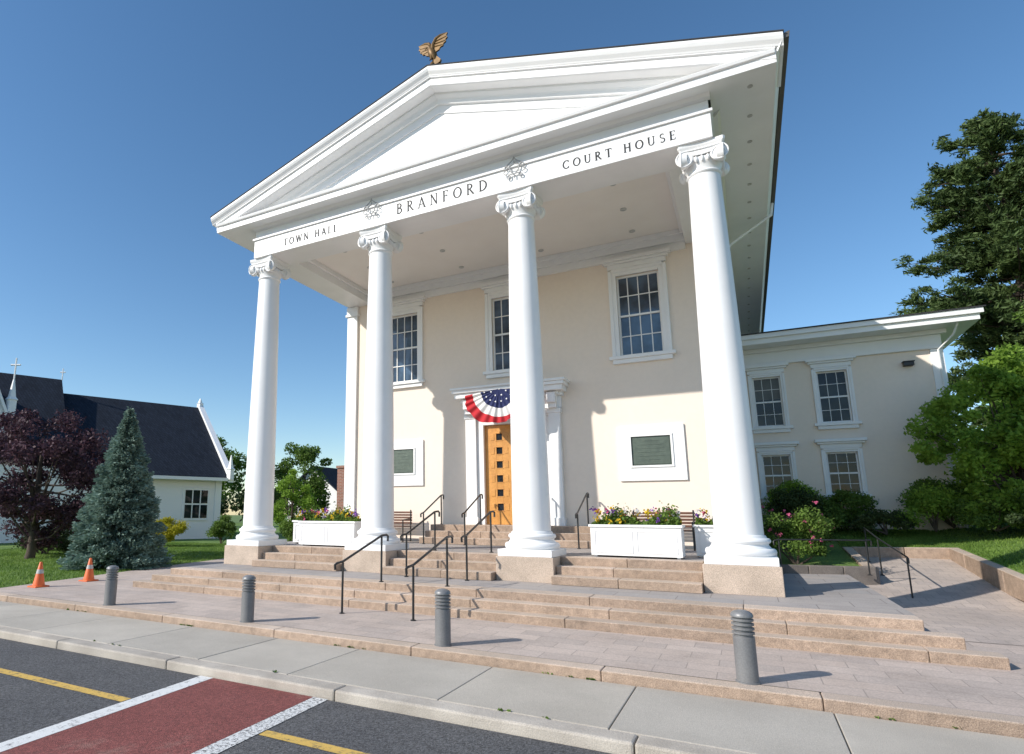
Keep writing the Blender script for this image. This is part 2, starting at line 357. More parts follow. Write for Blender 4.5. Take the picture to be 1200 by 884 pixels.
# ------------------------------------------------------------------ TOWN HALL
hall=thing('town_hall','white columned cream town hall with pediment and portico','building',(M,D,0))
def hp(o): return part(o,hall)
def wallgrid(mb,x0,x1,z0,z1,y,holes,depth=.16,mi=0):
    xs=sorted({x0,x1,*[h[0] for h in holes],*[h[1] for h in holes]}); zs=sorted({z0,z1,*[h[2] for h in holes],*[h[3] for h in holes]})
    for i in range(len(xs)-1):
        for j in range(len(zs)-1):
            cx=(xs[i]+xs[i+1])/2; cz=(zs[j]+zs[j+1])/2
            if any(h[0]<cx<h[1] and h[2]<cz<h[3] for h in holes): continue
            mb.quad((xs[i],y,zs[j]),(xs[i+1],y,zs[j]),(xs[i+1],y,zs[j+1]),(xs[i],y,zs[j+1]),mi)
    for a,b,c,d in holes:
        mb.quad((a,y,c),(a,y+depth,c),(a,y+depth,d),(a,y,d)); mb.quad((b,y,c),(b,y,d),(b,y+depth,d),(b,y+depth,c))
        mb.quad((a,y,d),(a,y+depth,d),(b,y+depth,d),(b,y,d)); mb.quad((a,y,c),(b,y,c),(b,y+depth,c),(a,y+depth,c))
WX=[M-3.55,M,M+3.55]; WZ=(4.86,7.08); sw=.53
holes=[(x-sw,x+sw,*WZ) for x in WX]+[(M-.86,M+.86,.495,3.30)]
mb=MB(); wallgrid(mb,-.2,11.0,-.9,8.4,D,holes)
mb.quad((-.2,D,-.9),(-.2,24,-.9),(-.2,24,8.4),(-.2,D,8.4)); mb.quad((11,D,-.9),(11,24,-.9),(11,24,8.4),(11,D,8.4)); mb.quad((-.2,24,-.9),(11,24,-.9),(11,24,8.4),(-.2,24,8.4))
hp(mb.obj('wall',STUCCO))
def window(x,z0,z1,hw,y,parent,cols,rws,trim=.17,head=True,blind=0,gm=None,mt_=.012):
    f=MB(); t=trim
    for sx in (-1,1):
        a,b=sorted((x+sx*hw,x+sx*(hw+t))); f.box(a,b,y-.05,y+.02,z0,z1+t)
        a,b=sorted((x+sx*(hw+t*.62),x+sx*(hw+t+.025))); f.box(a,b,y-.075,y+.018,z0+.001,z1+t-.02)
    f.box(x-hw+.001,x+hw-.001,y-.049,y+.02,z1,z1+t-.002)
    f.box(x-hw-t*.6,x+hw+t*.6,y-.073,y+.01,z1+t*.6,z1+t+.02)
    f.box(x-hw-t-.10,x+hw+t+.10,y-.15,y+.02,z0-.09,z0-.001); f.box(x-hw-t-.02,x+hw+t+.02,y-.10,y+.018,z0-.20,z0-.091)
    if head:
        f.box(x-hw-t-.03,x+hw+t+.03,y-.085,y+.016,z1+t+.021,z1+t+.15); f.box(x-hw-t-.10,x+hw+t+.10,y-.15,y+.014,z1+t+.151,z1+t+.21); f.box(x-hw-t-.16,x+hw+t+.16,y-.21,y+.012,z1+t+.211,z1+t+.30)
    fo=f.obj('window',WHITE,bevel=.006)
    w=MB(); e=.045; yy=y+.07; zm=(z0+z1)/2
    for a,b in ((x-hw,x-hw+e),(x+hw-e,x+hw)): w.box(a,b,yy,yy+.05,z0,z1)
    w.box(x-hw+e,x+hw-e,yy+.001,yy+.05,z0,z0+e*1.3); w.box(x-hw+e,x+hw-e,yy+.001,yy+.05,z1-e,z1); w.box(x-hw+e,x+hw-e,yy-.01,yy+.05,zm-.025,zm+.025)
    for i in range(1,cols):
        xx=x-hw+2*hw*i/cols; w.box(xx-mt_,xx+mt_,yy+.012,yy+.045,z0+.06,z1-.05)
    for j in range(1,rws):
        if j*2==rws: continue
        zz=z0+(z1-z0)*j/rws; w.box(x-hw+.05,x+hw-.05,yy+.014,yy+.043,zz-mt_,zz+mt_)
    wo=w.obj('sash',WHITE)
    g=MB(); g.quad((x-hw,yy+.035,z0),(x+hw,yy+.035,z0),(x+hw,yy+.035,z1),(x-hw,yy+.035,z1)); go=g.obj('pane',gm or GLASS)
    part(fo,parent)
    for q in (wo,go): part(q,fo)
    if blind:
        bl=MB(); zz=z1-(z1-z0)*blind; bl.quad((x-hw+.05,yy+.03,zz),(x+hw-.05,yy+.03,zz),(x+hw-.05,yy+.03,z1-.05),(x-hw+.05,yy+.03,z1-.05)); part(bl.obj('blind',BLIND),fo)
    return fo
for x in WX: window(x,*WZ,sw,D,hall,4,4)
for sx in (-1,1):
    x=M+sx*3.6; f=MB(); a=.78; b=.46; z0,z1=1.62,3.0; i0,i1=2.0,2.73
    f.box(x-a,x-b,D-.05,D+.01,z0,z1); f.box(x+b,x+a,D-.05,D+.01,z0,z1); f.box(x-b,x+b,D-.05,D+.01,i1,z1); f.box(x-b,x+b,D-.05,D+.01,z0,i0)
    f.box(x-b-.05,x+b+.05,D-.075,D+.008,i1,i1+.05); f.box(x-b-.05,x+b+.05,D-.075,D+.008,i0-.05,i0); f.box(x-b-.05,x-b,D-.075,D+.008,i0+.001,i1-.001); f.box(x+b,x+b+.05,D-.075,D+.008,i0+.001,i1-.001)
    hp(f.obj('plaque_surround',WHITE,bevel=.004))
    p=MB(); p.box(x-b+.004,x+b-.004,D-.035,D+.01,i0+.004,i1-.004); p.box(x-b+.03,x+b-.03,D-.045,D-.03,i0+.03,i1-.03)
    for k in range(6): 
        w=.30 if k not in(0,5) else .18; p.box(x-w,x+w,D-.05,D-.04,i1-.12-k*.095,i1-.10-k*.095)
    hp(p.obj('plaque',PLQ,bevel=.004))
for a,b in ((-.27,.13),(10.67,11.07)):
    mb=MB()
    mb.box(a,b,D-.08,D+.3,.0,7.30); mb.box(a-.05,b+.05,D-.13,D+.33,7.301,7.38); mb.box(a-.02,b+.02,D-.10,D+.31,7.381,7.639); mb.box(a-.05,b+.05,D-.13,D+.33,-.4,.16)
    hp(mb.obj('pilaster',WHITE,bevel=.01))
mb=MB()
for sx in (-1,1):
    a,b=sorted((M+sx*1.06,M+sx*1.38)); mb.box(a,b,D-.14,D+.01,.495,3.62); mb.box(a-.03,b+.03,D-.17,D+.012,.494,.70); mb.box(a-.03,b+.03,D-.17,D+.012,3.50,3.621)
    a,b=sorted((M+sx*.86,M+sx*1.06)); mb.box(a,b,D-.06,D+.008,.495,3.45)
    a,b=sorted((M+sx*1.10,M+sx*1.34)); mb.box(a,b,D-.40,D+.011,3.75,4.03); mb.box(a+.01,b-.01,D-.30,D+.009,3.62,3.751)
mb.box(M-.86,M+.86,D-.059,D+.006,3.30,3.449); mb.box(M-1.059,M+1.059,D-.09,D+.005,3.451,3.63)
mb.box(M-1.42,M+1.42,D-.13,D+.004,3.635,3.96)
mb.box(M-1.48,M+1.48,D-.25,D+.003,3.961,4.06); mb.box(M-1.56,M+1.56,D-.50,D+.002,4.061,4.20); mb.box(M-1.62,M+1.62,D-.56,D+.001,4.201,4.29); mb.box(M-1.66,M+1.66,D-.60,D,4.291,4.36)
for i in range(17):
    x=M-1.36+i*.17; mb.box(x-.045,x+.045,D-.33,D-.25,3.975,4.059)
hp(mb.obj('door_surround',WHITE,bevel=.008))
BR=mat('brass',(.5,.35,.12),rough=.3,metal=1)
for sx in (-1,1):
    d=MB(); a,b=sorted((M+sx*.004,M+sx*.857)); y=D+.06; cx=(a+b)/2
    z0,z1=.50,3.29; n=6; pw=.088
    d.box(a,cx-pw,y,y+.05,z0,z1); d.box(cx+pw,b,y,y+.05,z0,z1)
    zt=z1-.24; ph=.19; gp=.205; zz=zt; gl=[]
    d.box(cx-pw,cx+pw,y+.001,y+.05,zt,z1)
    for k in range(n):
        g=MB(); g.quad((cx-pw,y+.03,zz-ph),(cx+pw,y+.03,zz-ph),(cx+pw,y+.03,zz),(cx-pw,y+.03,zz)); gl.append(g)
        low=zz-ph-gp if k<n-1 else z0; d.box(cx-pw,cx+pw,y+.001,y+.05,low,zz-ph)
        d.box(cx-pw-.025,cx+pw+.025,y-.012,y+.002,zz,zz+.022); d.box(cx-pw-.025,cx+pw+.025,y-.012,y+.002,zz-ph-.022,zz-ph)
        for q in (cx-pw-.17,cx+pw+.06): d.box(q,q+.11,y-.012,y+.002,zz-ph,zz)
        zz=zz-ph-gp
    do=hp(d.obj('door',WOOD,bevel=.005))
    for g in gl: part(g.obj('door_pane',GLASS2),do)
    h=MB(); hx=M+sx*.07; h.tube([(hx,y-.0,1.42),(hx,y-.05,1.44),(hx,y-.05,1.72),(hx,y,1.74)],.012,8); part(h.obj('handle',BR,True),do)
shaftp=[]
for i in range(25):
    t=i/24; rr=.372-(.372-.275)*(t**1.5); shaftp.append((rr,.47+(7.06-.47)*t))
shaftp=[(.40,.44),(.395,.46)]+shaftp+[(.295,7.075),(.305,7.10),(.295,7.125),(.285,7.13)]
for k in range(4):
    X=k*3.6
    pl=MB(); h=.562; pl.box(X-h,X+h,-h,h,ZL-.01,-.001)
    hp(pl.obj('column_plinth',GRAN,bevel=.012))
    b=MB(); b.box(X-.53,X+.53,-.53,.53,0,.13)
    b.lathe([(.50,.13),(.525,.15),(.535,.19),(.525,.23),(.50,.25),(.46,.255),(.455,.27),(.43,.30),(.425,.32),(.44,.335),(.455,.345),(.465,.37),(.455,.40),(.44,.415),(.41,.42),(.405,.445),(.38,.45)],(X,0))
    bo=b.obj('base',WHITE,True,.006)
    sh=MB(); sh.lathe(shaftp,(X,0),64); so=sh.obj('column',WHITE,True); hp(so); part(bo,so)
    c=MB()
    c.lathe([(.28,7.12),(.29,7.20),(.315,7.24),(.335,7.29),(.34,7.33),(.33,7.37),(.29,7.40),(.29,7.52)],(X,0))
    R0=.158; zc=7.355; fd=.335; fx=.285
    for a in (0,math.pi/2,math.pi,-math.pi/2):
        nx_,ny_=math.cos(a),math.sin(a); tx,ty=-ny_,nx_
        def PT(u,o,z): return (X+nx_*(fd+o)+tx*u,ny_*(fd+o)+ty*u,z)
        for s_ in (-1,1):
            c.loft([[PT(s_*fx+R0*q*math.cos(2*math.pi*j/32),o,zc+R0*q*math.sin(2*math.pi*j/32)) for j in range(32)] for o,q in ((-.09,.80),(-.03,.90),(0,.96),(.012,.93))])
            pts=[];rs=[];n=64
            for i in range(n+1):
                t=i/n; aa=math.pi/2-s_*t*2.5*2*math.pi; rr=R0*(1-t)**.95*.95+.014
                pts.append(PT(s_*fx+rr*math.cos(aa),.016,zc+rr*math.sin(aa))); rs.append(.0155*(1-.4*t))
            c.tube([PT(0,.016,zc+R0*.96),PT(s_*fx*.6,.016,zc+R0*.97)]+pts,[.0155,.0155]+rs,7)
            c.tube([PT(s_*fx,.0,zc),PT(s_*fx,.035,zc)],.028,12)
        c.loft([[PT(u,o,z) for o,z in ((-.06,zc+.045),(.006,zc+.045),(.0,zc+.08),(.006,zc+.115),(.012,zc+.16),(-.06,zc+.16))] for u in (-fx,fx)])
        c.tube([PT(-fx*.55,.014,zc+.05),PT(0,.014,zc+.035),PT(fx*.55,.014,zc+.05)],.013,7)
        for u in (-.10,0,.10):
            p=PT(u,-.0,0); c.lathe([(.001,7.25),(.026,7.275),(.034,7.315),(.03,7.355),(.001,7.38)],(p[0],p[1]),10)
    def ab(z,s):
        P=[]
        for q in range(4):
            a0=math.pi/4+q*math.pi/2; a1=a0+math.pi/2
            p0=Vector((math.cos(a0),math.sin(a0)))*.575*s; p1=Vector((math.cos(a1),math.sin(a1)))*.575*s; mid=(p0+p1)/2
            for t in range(9):
                u=.05+.90*t/8; p=p0.lerp(p1,u); inn=-mid.normalized()*.04*math.sin(math.pi*u); P.append((X+p.x+inn.x,p.y+inn.y,z))
        return P
    c.loft([ab(7.518,.92),ab(7.535,.94),ab(7.56,.97),ab(7.58,1.0),ab(7.638,1.0)])
    part(c.obj('capital',WHITE,True),so)
def extr_x(mb,prof,x0,x1): mb.loft([[(x0,y,z) for y,z in prof],[(x1,y,z) for y,z in prof]])
mb=MB(); XL,XR=-.21,11.01
mb.box(XL,XR,-.43,.43,7.64,8.14); mb.box(XL-.04,XR+.04,-.47,.44,8.141,8.20); mb.box(XL+.02,XR-.02,-.41,.42,8.201,8.47)
for a,b in ((XL,XL+.84),(XR-.84,XR)):
    mb.box(a+.002,b-.002,.431,D+.05,7.642,8.139)
mb.box(XL+.02,XL+.4,.43,24,8.16,8.47); mb.box(XR-.4,XR-.02,.43,24,8.16,8.47); mb.box(XL-.03,XL+.3,.44,24,7.645,8.15); mb.box(XR-.3,XR+.03,.44,24,7.645,8.15)
mb.box(XL+.84,XR-.84,D-.16,D+.04,7.70,7.99); mb.box(XL+.84,XR-.84,D-.09,D+.03,7.50,7.699); mb.box(XL+.84,XR-.84,D-.22,D+.02,7.88,7.991)
mb.box(XL+.841,XR-.841,.431,.50,7.86,7.99)
mb.box(XL+.841,XL+.93,.50,D-.22,7.86,7.99); mb.box(XR-.93,XR-.841,.50,D-.22,7.86,7.99)
hp(mb.obj('entablature',WHITE,bevel=.008))
mb=MB(); mb.box(XL+.8,XR-.8,.42,D+.1,7.992,8.1); hp(mb.obj('porch_ceiling',CEIL))
for ix in range(4):
    for iy in range(3):
        x=1.8+ix*2.4; y=1.0+iy*1.3
        l=MB(); l.lathe([(.075,7.991),(.075,7.972),(.055,7.972),(.05,7.985),(.001,7.986)],(x,y),20); hp(l.obj('ceiling_light',LAMPW,True))
EX=6.80; slope=(11.0-8.93)/EX
cor=MB()
prof=[(-.38,8.47),(-.41,8.40),(-.50,8.42),(-.56,8.475),(-.815,8.475),(-.815,8.63),(-.86,8.64),(-.88,8.70),(-.80,8.76),(-.30,8.82),(-.30,8.47)]
extr_x(cor,prof,XL-.02,XR+.02)
for a,b in ((M-EX+.13,XL-.02),(XR+.02,M+EX-.13)):
    extr_x(cor,[(-.815,8.476),(-.815,8.63),(-.86,8.64),(-.88,8.70),(-.80,8.76),(.9,8.76),(.9,8.476)],a,b)
base=XR-M
for sgn in (-1,1):
    pr=[(base-.02,8.45),(base+.05,8.40),(base+.12,8.42),(base+.17,8.477),(EX-.12,8.477),(EX-.12,8.64),(EX-.085,8.66),(EX-.06,8.70),(EX-.01,8.80),(EX,8.915),(EX-.15,8.915),(base-.02,8.88)]
    cor.loft([[(M+sgn*d,-.815-(d-(EX-.12)),z) for d,z in pr],[(M+sgn*d,24.4,z) for d,z in pr]])
hp(cor.obj('cornice',WHITE,False,.005))
VG=mat('vent_grey',(.50,.49,.47),rough=.6)
for i in range(26):
    y=-.35+i*.95; stu=MB()
    stu.lathe([(.045,8.476),(.045,8.460),(.02,8.455),(.001,8.455)],(M+6.28,y),12); hp(stu.obj('soffit_vent',VG))
def rake(mb,prof,d0,top=0):
    for sgn in (-1,1):
        rings=[]
        for d in (d0,0):
            rings.append([(M+sgn*d,y,8.93+slope*(EX-d)+z+top) for y,z in prof])
        mb.loft(rings)
rk=MB()
rake(rk,[(.3,-.01),(-.95,-.01),(-.955,-.07),(-.93,-.13),(-.885,-.19),(-.87,-.225),(.3,-.225)],EX+.005)
rake(rk,[(.3,-.226),(-.865,-.226),(-.865,-.25),(-.825,-.262),(-.825,-.43),(-.79,-.445),(.3,-.445)],EX-.118)
rake(rk,[(-.30,-.44),(-.56,-.44),(-.55,-.49),(-.48,-.55),(-.46,-.58),(-.44,-.66),(-.38,-.66),(-.30,-.66)],EX-.75)
rake(rk,[(-.30,-.655),(-.375,-.655),(-.37,-.80),(-.36,-.86),(-.30,-.86)],EX-1.45)
hp(rk.obj('raking_cornice',WHITE,False,.004))
ty=MB(); a=EX-1.0; zt=8.93+slope*EX-.5
ty.add([(M-a,-.33,8.74),(M+a,-.33,8.74),(M,-.33,zt)],[(0,1,2)])
hp(ty.obj('tympanum',WHITE))
rf=MB()
for sgn in (-1,1):
    ring=[]
    for y in (-.962,24.5):
        ring.append([(M+sgn*(EX+.02),y,8.919),(M+sgn*(EX+.02),y,8.944),(M,y,11.016),(M,y,10.991)])
    rf.loft(ring)
hp(rf.obj('roof',ROOFM))
gt=MB(); pr=[(EX+.006,8.82),(EX+.09,8.83),(EX+.11,8.935),(EX+.085,8.935),(EX+.006,8.915)]
gt.loft([[(M+d,-.90,z) for d,z in pr],[(M+d,24.4,z) for d,z in pr]])
hp(gt.obj('gutter',mat('gutter_dark',(.10,.09,.08),rough=.5)))
dsp=MB(); dsp.tube([(M+EX+.03,5.5,8.82),(M+EX-.02,5.5,8.5),(11.2,5.5,7.9),(11.07,5.5,7.7),(11.07,5.5,-.4)],.035,8); hp(dsp.obj('downspout',WHITE,True))

# ---- lettering
def letters(text,cx,zc,h,spacing,wscale=1.0,T=.12,t=.06):
    mb=MB(); cnt=[0]
    adv={'A':.74,'B':.62,'C':.74,'D':.74,'E':.58,'F':.56,'H':.76,'L':.56,'N':.78,'O':.80,'R':.68,'S':.56,'T':.68,'U':.76,'W':1.05,' ':.42}
    tot=sum(adv[c]*wscale for c in text)+spacing*(len(text)-1)
    x0=cx-tot*h/2
    def seg(a,b,w):
        nonlocal x
        cnt[0]+=1; dpt=.004+cnt[0]%7*.0006
        a=Vector(a);b=Vector(b);d=(b-a); nn=Vector((-d.y,d.x)).normalized()*w/2
        P=[a+nn,a-nn,b-nn,b+nn]; q=[(x+p.x*h*wscale,zc-h/2+p.y*h) for p in P]
        mb.add([(u,-.432,v) for u,v in q]+[(u,-.43-dpt,v) for u,v in q],[(0,1,2,3),(4,5,6,7),(0,1,5,4),(1,2,6,5),(2,3,7,6),(3,0,4,7)])
    def arc(c,rx,ry,a0,a1,w0,w1,n=10):
        for i in range(n):
            u,v=a0+(a1-a0)*i/n,a0+(a1-a0)*(i+1.08)/n
            mid=math.radians((u+v)/2); w=w1+(w0-w1)*abs(math.cos(mid))
            seg((c[0]+rx*math.cos(math.radians(u)),c[1]+ry*math.sin(math.radians(u))),(c[0]+rx*math.cos(math.radians(v)),c[1]+ry*math.sin(math.radians(v))),w)
    S4=.042; S5=.055
    def ser(xx,yy,w=.13): seg((xx-w,yy),(xx+w,yy),S4)
    x=x0
    for ch in text:
        if ch=='A': seg((.06,0),(.36,1),t);seg((.34,1),(.66,0),T);seg((.17,.34),(.55,.34),t);ser(.06,.02);ser(.66,.02)
        if ch=='B': seg((.13,0),(.13,1),T);arc((.2,.76),.26,.215,-90,90,T,t);arc((.2,.28),.32,.255,-90,90,T,t);seg((.02,.02),(.22,.02),S4);seg((.02,.98),(.22,.98),S4);seg((.13,.53),(.25,.53),S5)
        if ch=='C': arc((.40,.5),.34,.465,42,318,T,t,16); seg((.66,.72),(.66,.95),S4);seg((.66,.05),(.66,.28),S4)
        if ch=='D': seg((.13,0),(.13,1),T);arc((.2,.5),.46,.46,-90,90,T,t,12);seg((.02,.02),(.22,.02),S4);seg((.02,.98),(.22,.98),S4)
        if ch in 'EF':
            seg((.13,0),(.13,1),T);seg((.02,.97),(.50,.97),S5);seg((.13,.52),(.42,.52),S5);seg((.50,.80),(.50,1),S4);seg((.42,.42),(.42,.62),S4)
            if ch=='E': seg((.02,.03),(.52,.03),S5);seg((.52,0),(.52,.22),S4)
            else: ser(.13,.02)
        if ch=='H': seg((.13,0),(.13,1),T);seg((.60,0),(.60,1),T);seg((.13,.52),(.6,.52),t); [ser(a,b) for a in (.13,.6) for b in (.02,.98)]
        if ch=='L': seg((.13,0),(.13,1),T);seg((.02,.03),(.50,.03),S5);seg((.50,0),(.50,.25),S4);ser(.13,.98)
        if ch=='N': seg((.12,0),(.12,1),t);seg((.12,.97),(.64,.03),T);seg((.64,0),(.64,1),t);ser(.12,.02);ser(.10,.98);ser(.64,.98)
        if ch=='O': arc((.40,.5),.34,.465,0,360,T,t,20)
        if ch=='R': seg((.13,0),(.13,1),T);arc((.2,.74),.28,.235,-90,90,T,t);seg((.28,.5),(.60,.03),T);ser(.13,.02);ser(.62,.02,.09);seg((.02,.98),(.22,.98),S4)
        if ch=='S': arc((.28,.745),.19,.225,35,262,.09,.08,9);arc((.28,.265),.21,.235,97,-145,.11,.08,9)
        if ch=='T': seg((.34,0),(.34,1),T);seg((.03,.97),(.65,.97),S5);seg((.04,.78),(.04,1),S4);seg((.64,.78),(.64,1),S4);ser(.34,.02)
        if ch=='U': seg((.14,.35),(.14,1),T);seg((.60,.35),(.60,1),t);arc((.37,.34),.23,.30,180,360,.11,.08,10);ser(.14,.98);ser(.60,.98)
        if ch=='W': seg((.08,1),(.30,0),T);seg((.30,0),(.52,1),t);seg((.50,1),(.74,0),T);seg((.74,0),(.96,1),t);ser(.08,.98);ser(.51,.98);ser(.96,.98)
        x+=(adv[ch]*wscale+spacing)*h
    return mb.obj('lettering',TEXTM)
l1=hp(letters('TOWN HALL',1.70,7.875,.195,.32,T=.17,t=.11)); l1['label']='dark carved letters reading TOWN HALL'
l2=hp(letters('BRANFORD',5.45,7.925,.265,.44,T=.13,t=.07)); l2['label']='larger dark carved letters reading BRANFORD'
l3=hp(letters('COURT HOUSE',9.33,7.875,.187,.39,T=.15,t=.085)); l3['label']='dark carved letters reading COURT HOUSE'
# crest relief: peaked top, shield, side scrolls and small scrolls at the base
for X in (3.62,7.24):
    c=MB(); y=-.478; zc=8.11
    def tb(P,r): c.tube([(X+a,y,zc+b) for a,b in P],r,6)
    sh_=[(-.11,.06),(0,.10),(.11,.06),(.10,-.03),(.065,-.10),(0,-.145),(-.065,-.10),(-.10,-.03),(-.11,.06)]
    tb(sh_,.012); tb([(-.095,-.02),(.095,-.02)],.008)
    tb([(-.17,.09),(-.10,.13),(-.04,.18),(0,.25),(.04,.18),(.10,.13),(.17,.09)],.012); tb([(0,.10),(0,.22)],.010)
    for s_ in (-1,1):
        P=[];n=22
        for i in range(n+1):
            t=i/n; aa=math.pi-2.1*math.pi*t; rr=.052*(1-.62*t); P.append((s_*(.175+rr*math.cos(aa)),.03+rr*math.sin(aa)))
        tb(P,.011)
        P=[]
        for i in range(n+1):
            t=i/n; aa=.5*math.pi+2.2*math.pi*t; rr=.052*(1-.62*t); P.append((s_*(.14+rr*math.cos(aa)),-.19+rr*math.sin(aa)))
        tb([(s_*.02,-.14)]+P,.011)
        tb([(s_*.19,-.02),(s_*.24,-.06),(s_*.22,-.11),(s_*.17,-.12)],.010)
    tb([(0,-.14),(0,-.24)],.011)
    hp(c.obj('relief_ornament',WHITE2,True))

# ---- bunting (fan)
def buntm():
    m,nt,b=nodes('bunting_cloth'); co=coord(nt)
    sep=N(nt,'ShaderNodeSeparateXYZ'); nt.links.new(co,sep.inputs[0])
    cmb=N(nt,'ShaderNodeCombineXYZ'); nt.links.new(sep.outputs[0],cmb.inputs[0]); nt.links.new(sep.outputs[2],cmb.inputs[2])
    ln=N(nt,'ShaderNodeVectorMath',operation='LENGTH'); nt.links.new(cmb.outputs[0],ln.inputs[0])
    nz=N(nt,'ShaderNodeTexNoise',Scale=2.5,Detail=1.0); nt.links.new(co,nz.inputs['Vector'])
    jt=N(nt,'ShaderNodeMath',operation='MULTIPLY_ADD'); nt.links.new(nz.outputs[0],jt.inputs[0]); jt.inputs[1].default_value=.12; jt.inputs[2].default_value=-.06
    ad=N(nt,'ShaderNodeMath',operation='ADD'); nt.links.new(ln.outputs['Value'],ad.inputs[0]); nt.links.new(jt.outputs[0],ad.inputs[1])
    R=(.46,.02,.03);W=(.72,.71,.69);B=(.02,.028,.10)
    r=nt.nodes.new('ShaderNodeValToRGB'); r.color_ramp.interpolation='CONSTANT'; e=r.color_ramp.elements
    st=[(0,B),(.54,W),(.78,R)]
    while len(e)<len(st): e.new(.5)
    for i,(p,c) in enumerate(st): e[i].position=min(p/1.25,1); e[i].color=(*c,1)
    sc=N(nt,'ShaderNodeMath',operation='DIVIDE'); nt.links.new(ad.outputs[0],sc.inputs[0]); sc.inputs[1].default_value=1.25
    nt.links.new(sc.outputs[0],r.inputs[0])
    nt.links.new(r.outputs[0],b.inputs['Base Color']); b.inputs['Roughness'].default_value=.9
    return m
BUN=buntm()
R=1.02; nA=220; nr=20; vs=[];fs=[]; bt=MB()
for i in range(nr+1):
    rr=.03+(R-.03)*i/nr; q=rr/R
    for j in range(nA+1):
        a=math.pi*j/nA; w=1+.04*math.sin(3.3*a+1)*q+.02*math.sin(9.7*a)*q
        vs.append((rr*math.cos(a)*1.05*w,(.035*q)*math.sin(a*24+1.3*math.sin(4.1*a))+.02*q*math.sin(a*9+1)-.08*q*math.sin(a),-rr*math.sin(a)*.93*w-.07*q*abs(math.cos(a))**3*1.5))
for i in range(nr):
    for j in range(nA): k=i*(nA+1)+j; fs.append((k,k+1,k+nA+2,k+nA+1))
bt.add(vs,fs); bo=bt.obj('cloth',BUN,True)
be=thing('bunting','red white and blue pleated fan bunting above the door','bunting',(M-.10,D-.74,4.18)); bo.parent=be
for rr,nk in ((.40,8),(.22,4)):
    for k in range(nk):
        a=math.pi*(k+.5)/nk; cx,cz=rr*math.cos(a)*1.05,-rr*math.sin(a)*.93; P=[]
        for q in range(10):
            an=math.pi/2+q*math.pi/5; s_=.030 if q%2==0 else .013; P.append((cx+s_*math.cos(an),-.035-.08*rr*math.sin(a)-.02,cz+s_*math.sin(an)))
        sm=MB(); sm.add(P,[tuple(range(10))]); so=sm.obj('star',WHITE); so.parent=be

# ---- weathervane eagle
E0=Vector((M-.06,-.55,10.98)); ev=thing('eagle_weathervane','antique gold eagle weathervane with raised wings on the roof peak','weathervane',E0)
K=1.15
v=MB(); v.tube([E0,E0+Vector((0,0,.44))],.02,8)
v.tube([E0+Vector((-.20,0,.17)),E0+Vector((.20,0,.17))],.013,6); v.tube([E0+Vector((0,-.20,.17)),E0+Vector((0,.20,.17))],.013,6)
for s_ in (-1,1):
    v.tube([E0+Vector((s_*.16,0,.13)),E0+Vector((s_*.24,0,.21))],.015,5)
    v.tube([E0+Vector((s_*.02,0,.05)),E0+Vector((s_*.10,0,.03)),E0+Vector((s_*.13,0,.09)),E0+Vector((s_*.09,0,.12))],.013,6)
v.lathe([(.001,E0.z+.28),(.05,E0.z+.30),(.072,E0.z+.35),(.05,E0.z+.40),(.001,E0.z+.42)],(E0.x,E0.y),16)
v.lathe([(.001,E0.z+.08),(.03,E0.z+.09),(.042,E0.z+.12),(.03,E0.z+.15),(.001,E0.z+.16)],(E0.x,E0.y),16)
part(v.obj('pole',GOLD,True),ev)
b=MB(); o=E0+Vector((0,0,.63))
V=lambda x,y,z: o+Vector((x,y,z))*K
b.tube([V(.07,0,-.15),V(.04,0,-.08),V(.0,0,.02),V(-.04,0,.12),V(-.065,0,.19),V(-.10,0,.225),V(-.145,0,.215),V(-.18,0,.17)],[.04,.085,.11,.085,.058,.056,.034,.006],12)
for q in (-.045,.045): b.tube([V(.02,q,-.04),V(-.01,q,-.13),V(-.05,q,-.15)],[.045,.024,.014],6)
part(b.obj('body',GOLD,True),ev)
tl=MB(); tl.loft([[tuple(V(a_,dy,c_)) for a_,c_ in ((.04,-.10),(.09,-.07),(.20,-.20),(.18,-.25),(.13,-.27),(.08,-.27),(.04,-.24))] for dy in (-.03,.03)]); part(tl.obj('tail',GOLD),ev)
for sx in (-1,1):
    w=MB(); k_=.92 if sx>0 else .84; zk=.95 if sx>0 else .88
    out=[(0,.0),(.02,.15),(.09,.27),(.20,.31),(.38,.31),(.35,.25),(.38,.20),(.33,.16),(.34,.11),(.28,.08),(.27,.03),(.20,.02),(.17,-.03),(.10,-.05),(.05,-.06)]
    P=[V(sx*(.01+u*k_),-.02*sx,.06+z*zk) for u,z in out]
    w.loft([[tuple(p+Vector((0,-.02,0))) for p in P],[tuple(p+Vector((0,.02,0))) for p in P]])
    w.tube([V(sx*(.01+u*k_),-.02*sx-.01,.06+z*zk) for u,z in out[:5]],[.055,.045,.038,.03,.008],8)
    for (u0,z0),(u1,z1) in (((.10,.20),(.35,.22)),((.08,.14),(.32,.13)),((.06,.08),(.26,.05))):
        w.tube([V(sx*(.01+u0*k_),-.02*sx-.015,.06+z0*zk),V(sx*(.01+u1*k_),-.02*sx-.015,.06+z1*zk)],[.022,.013],5)
    part(w.obj('wing',GOLD),ev)

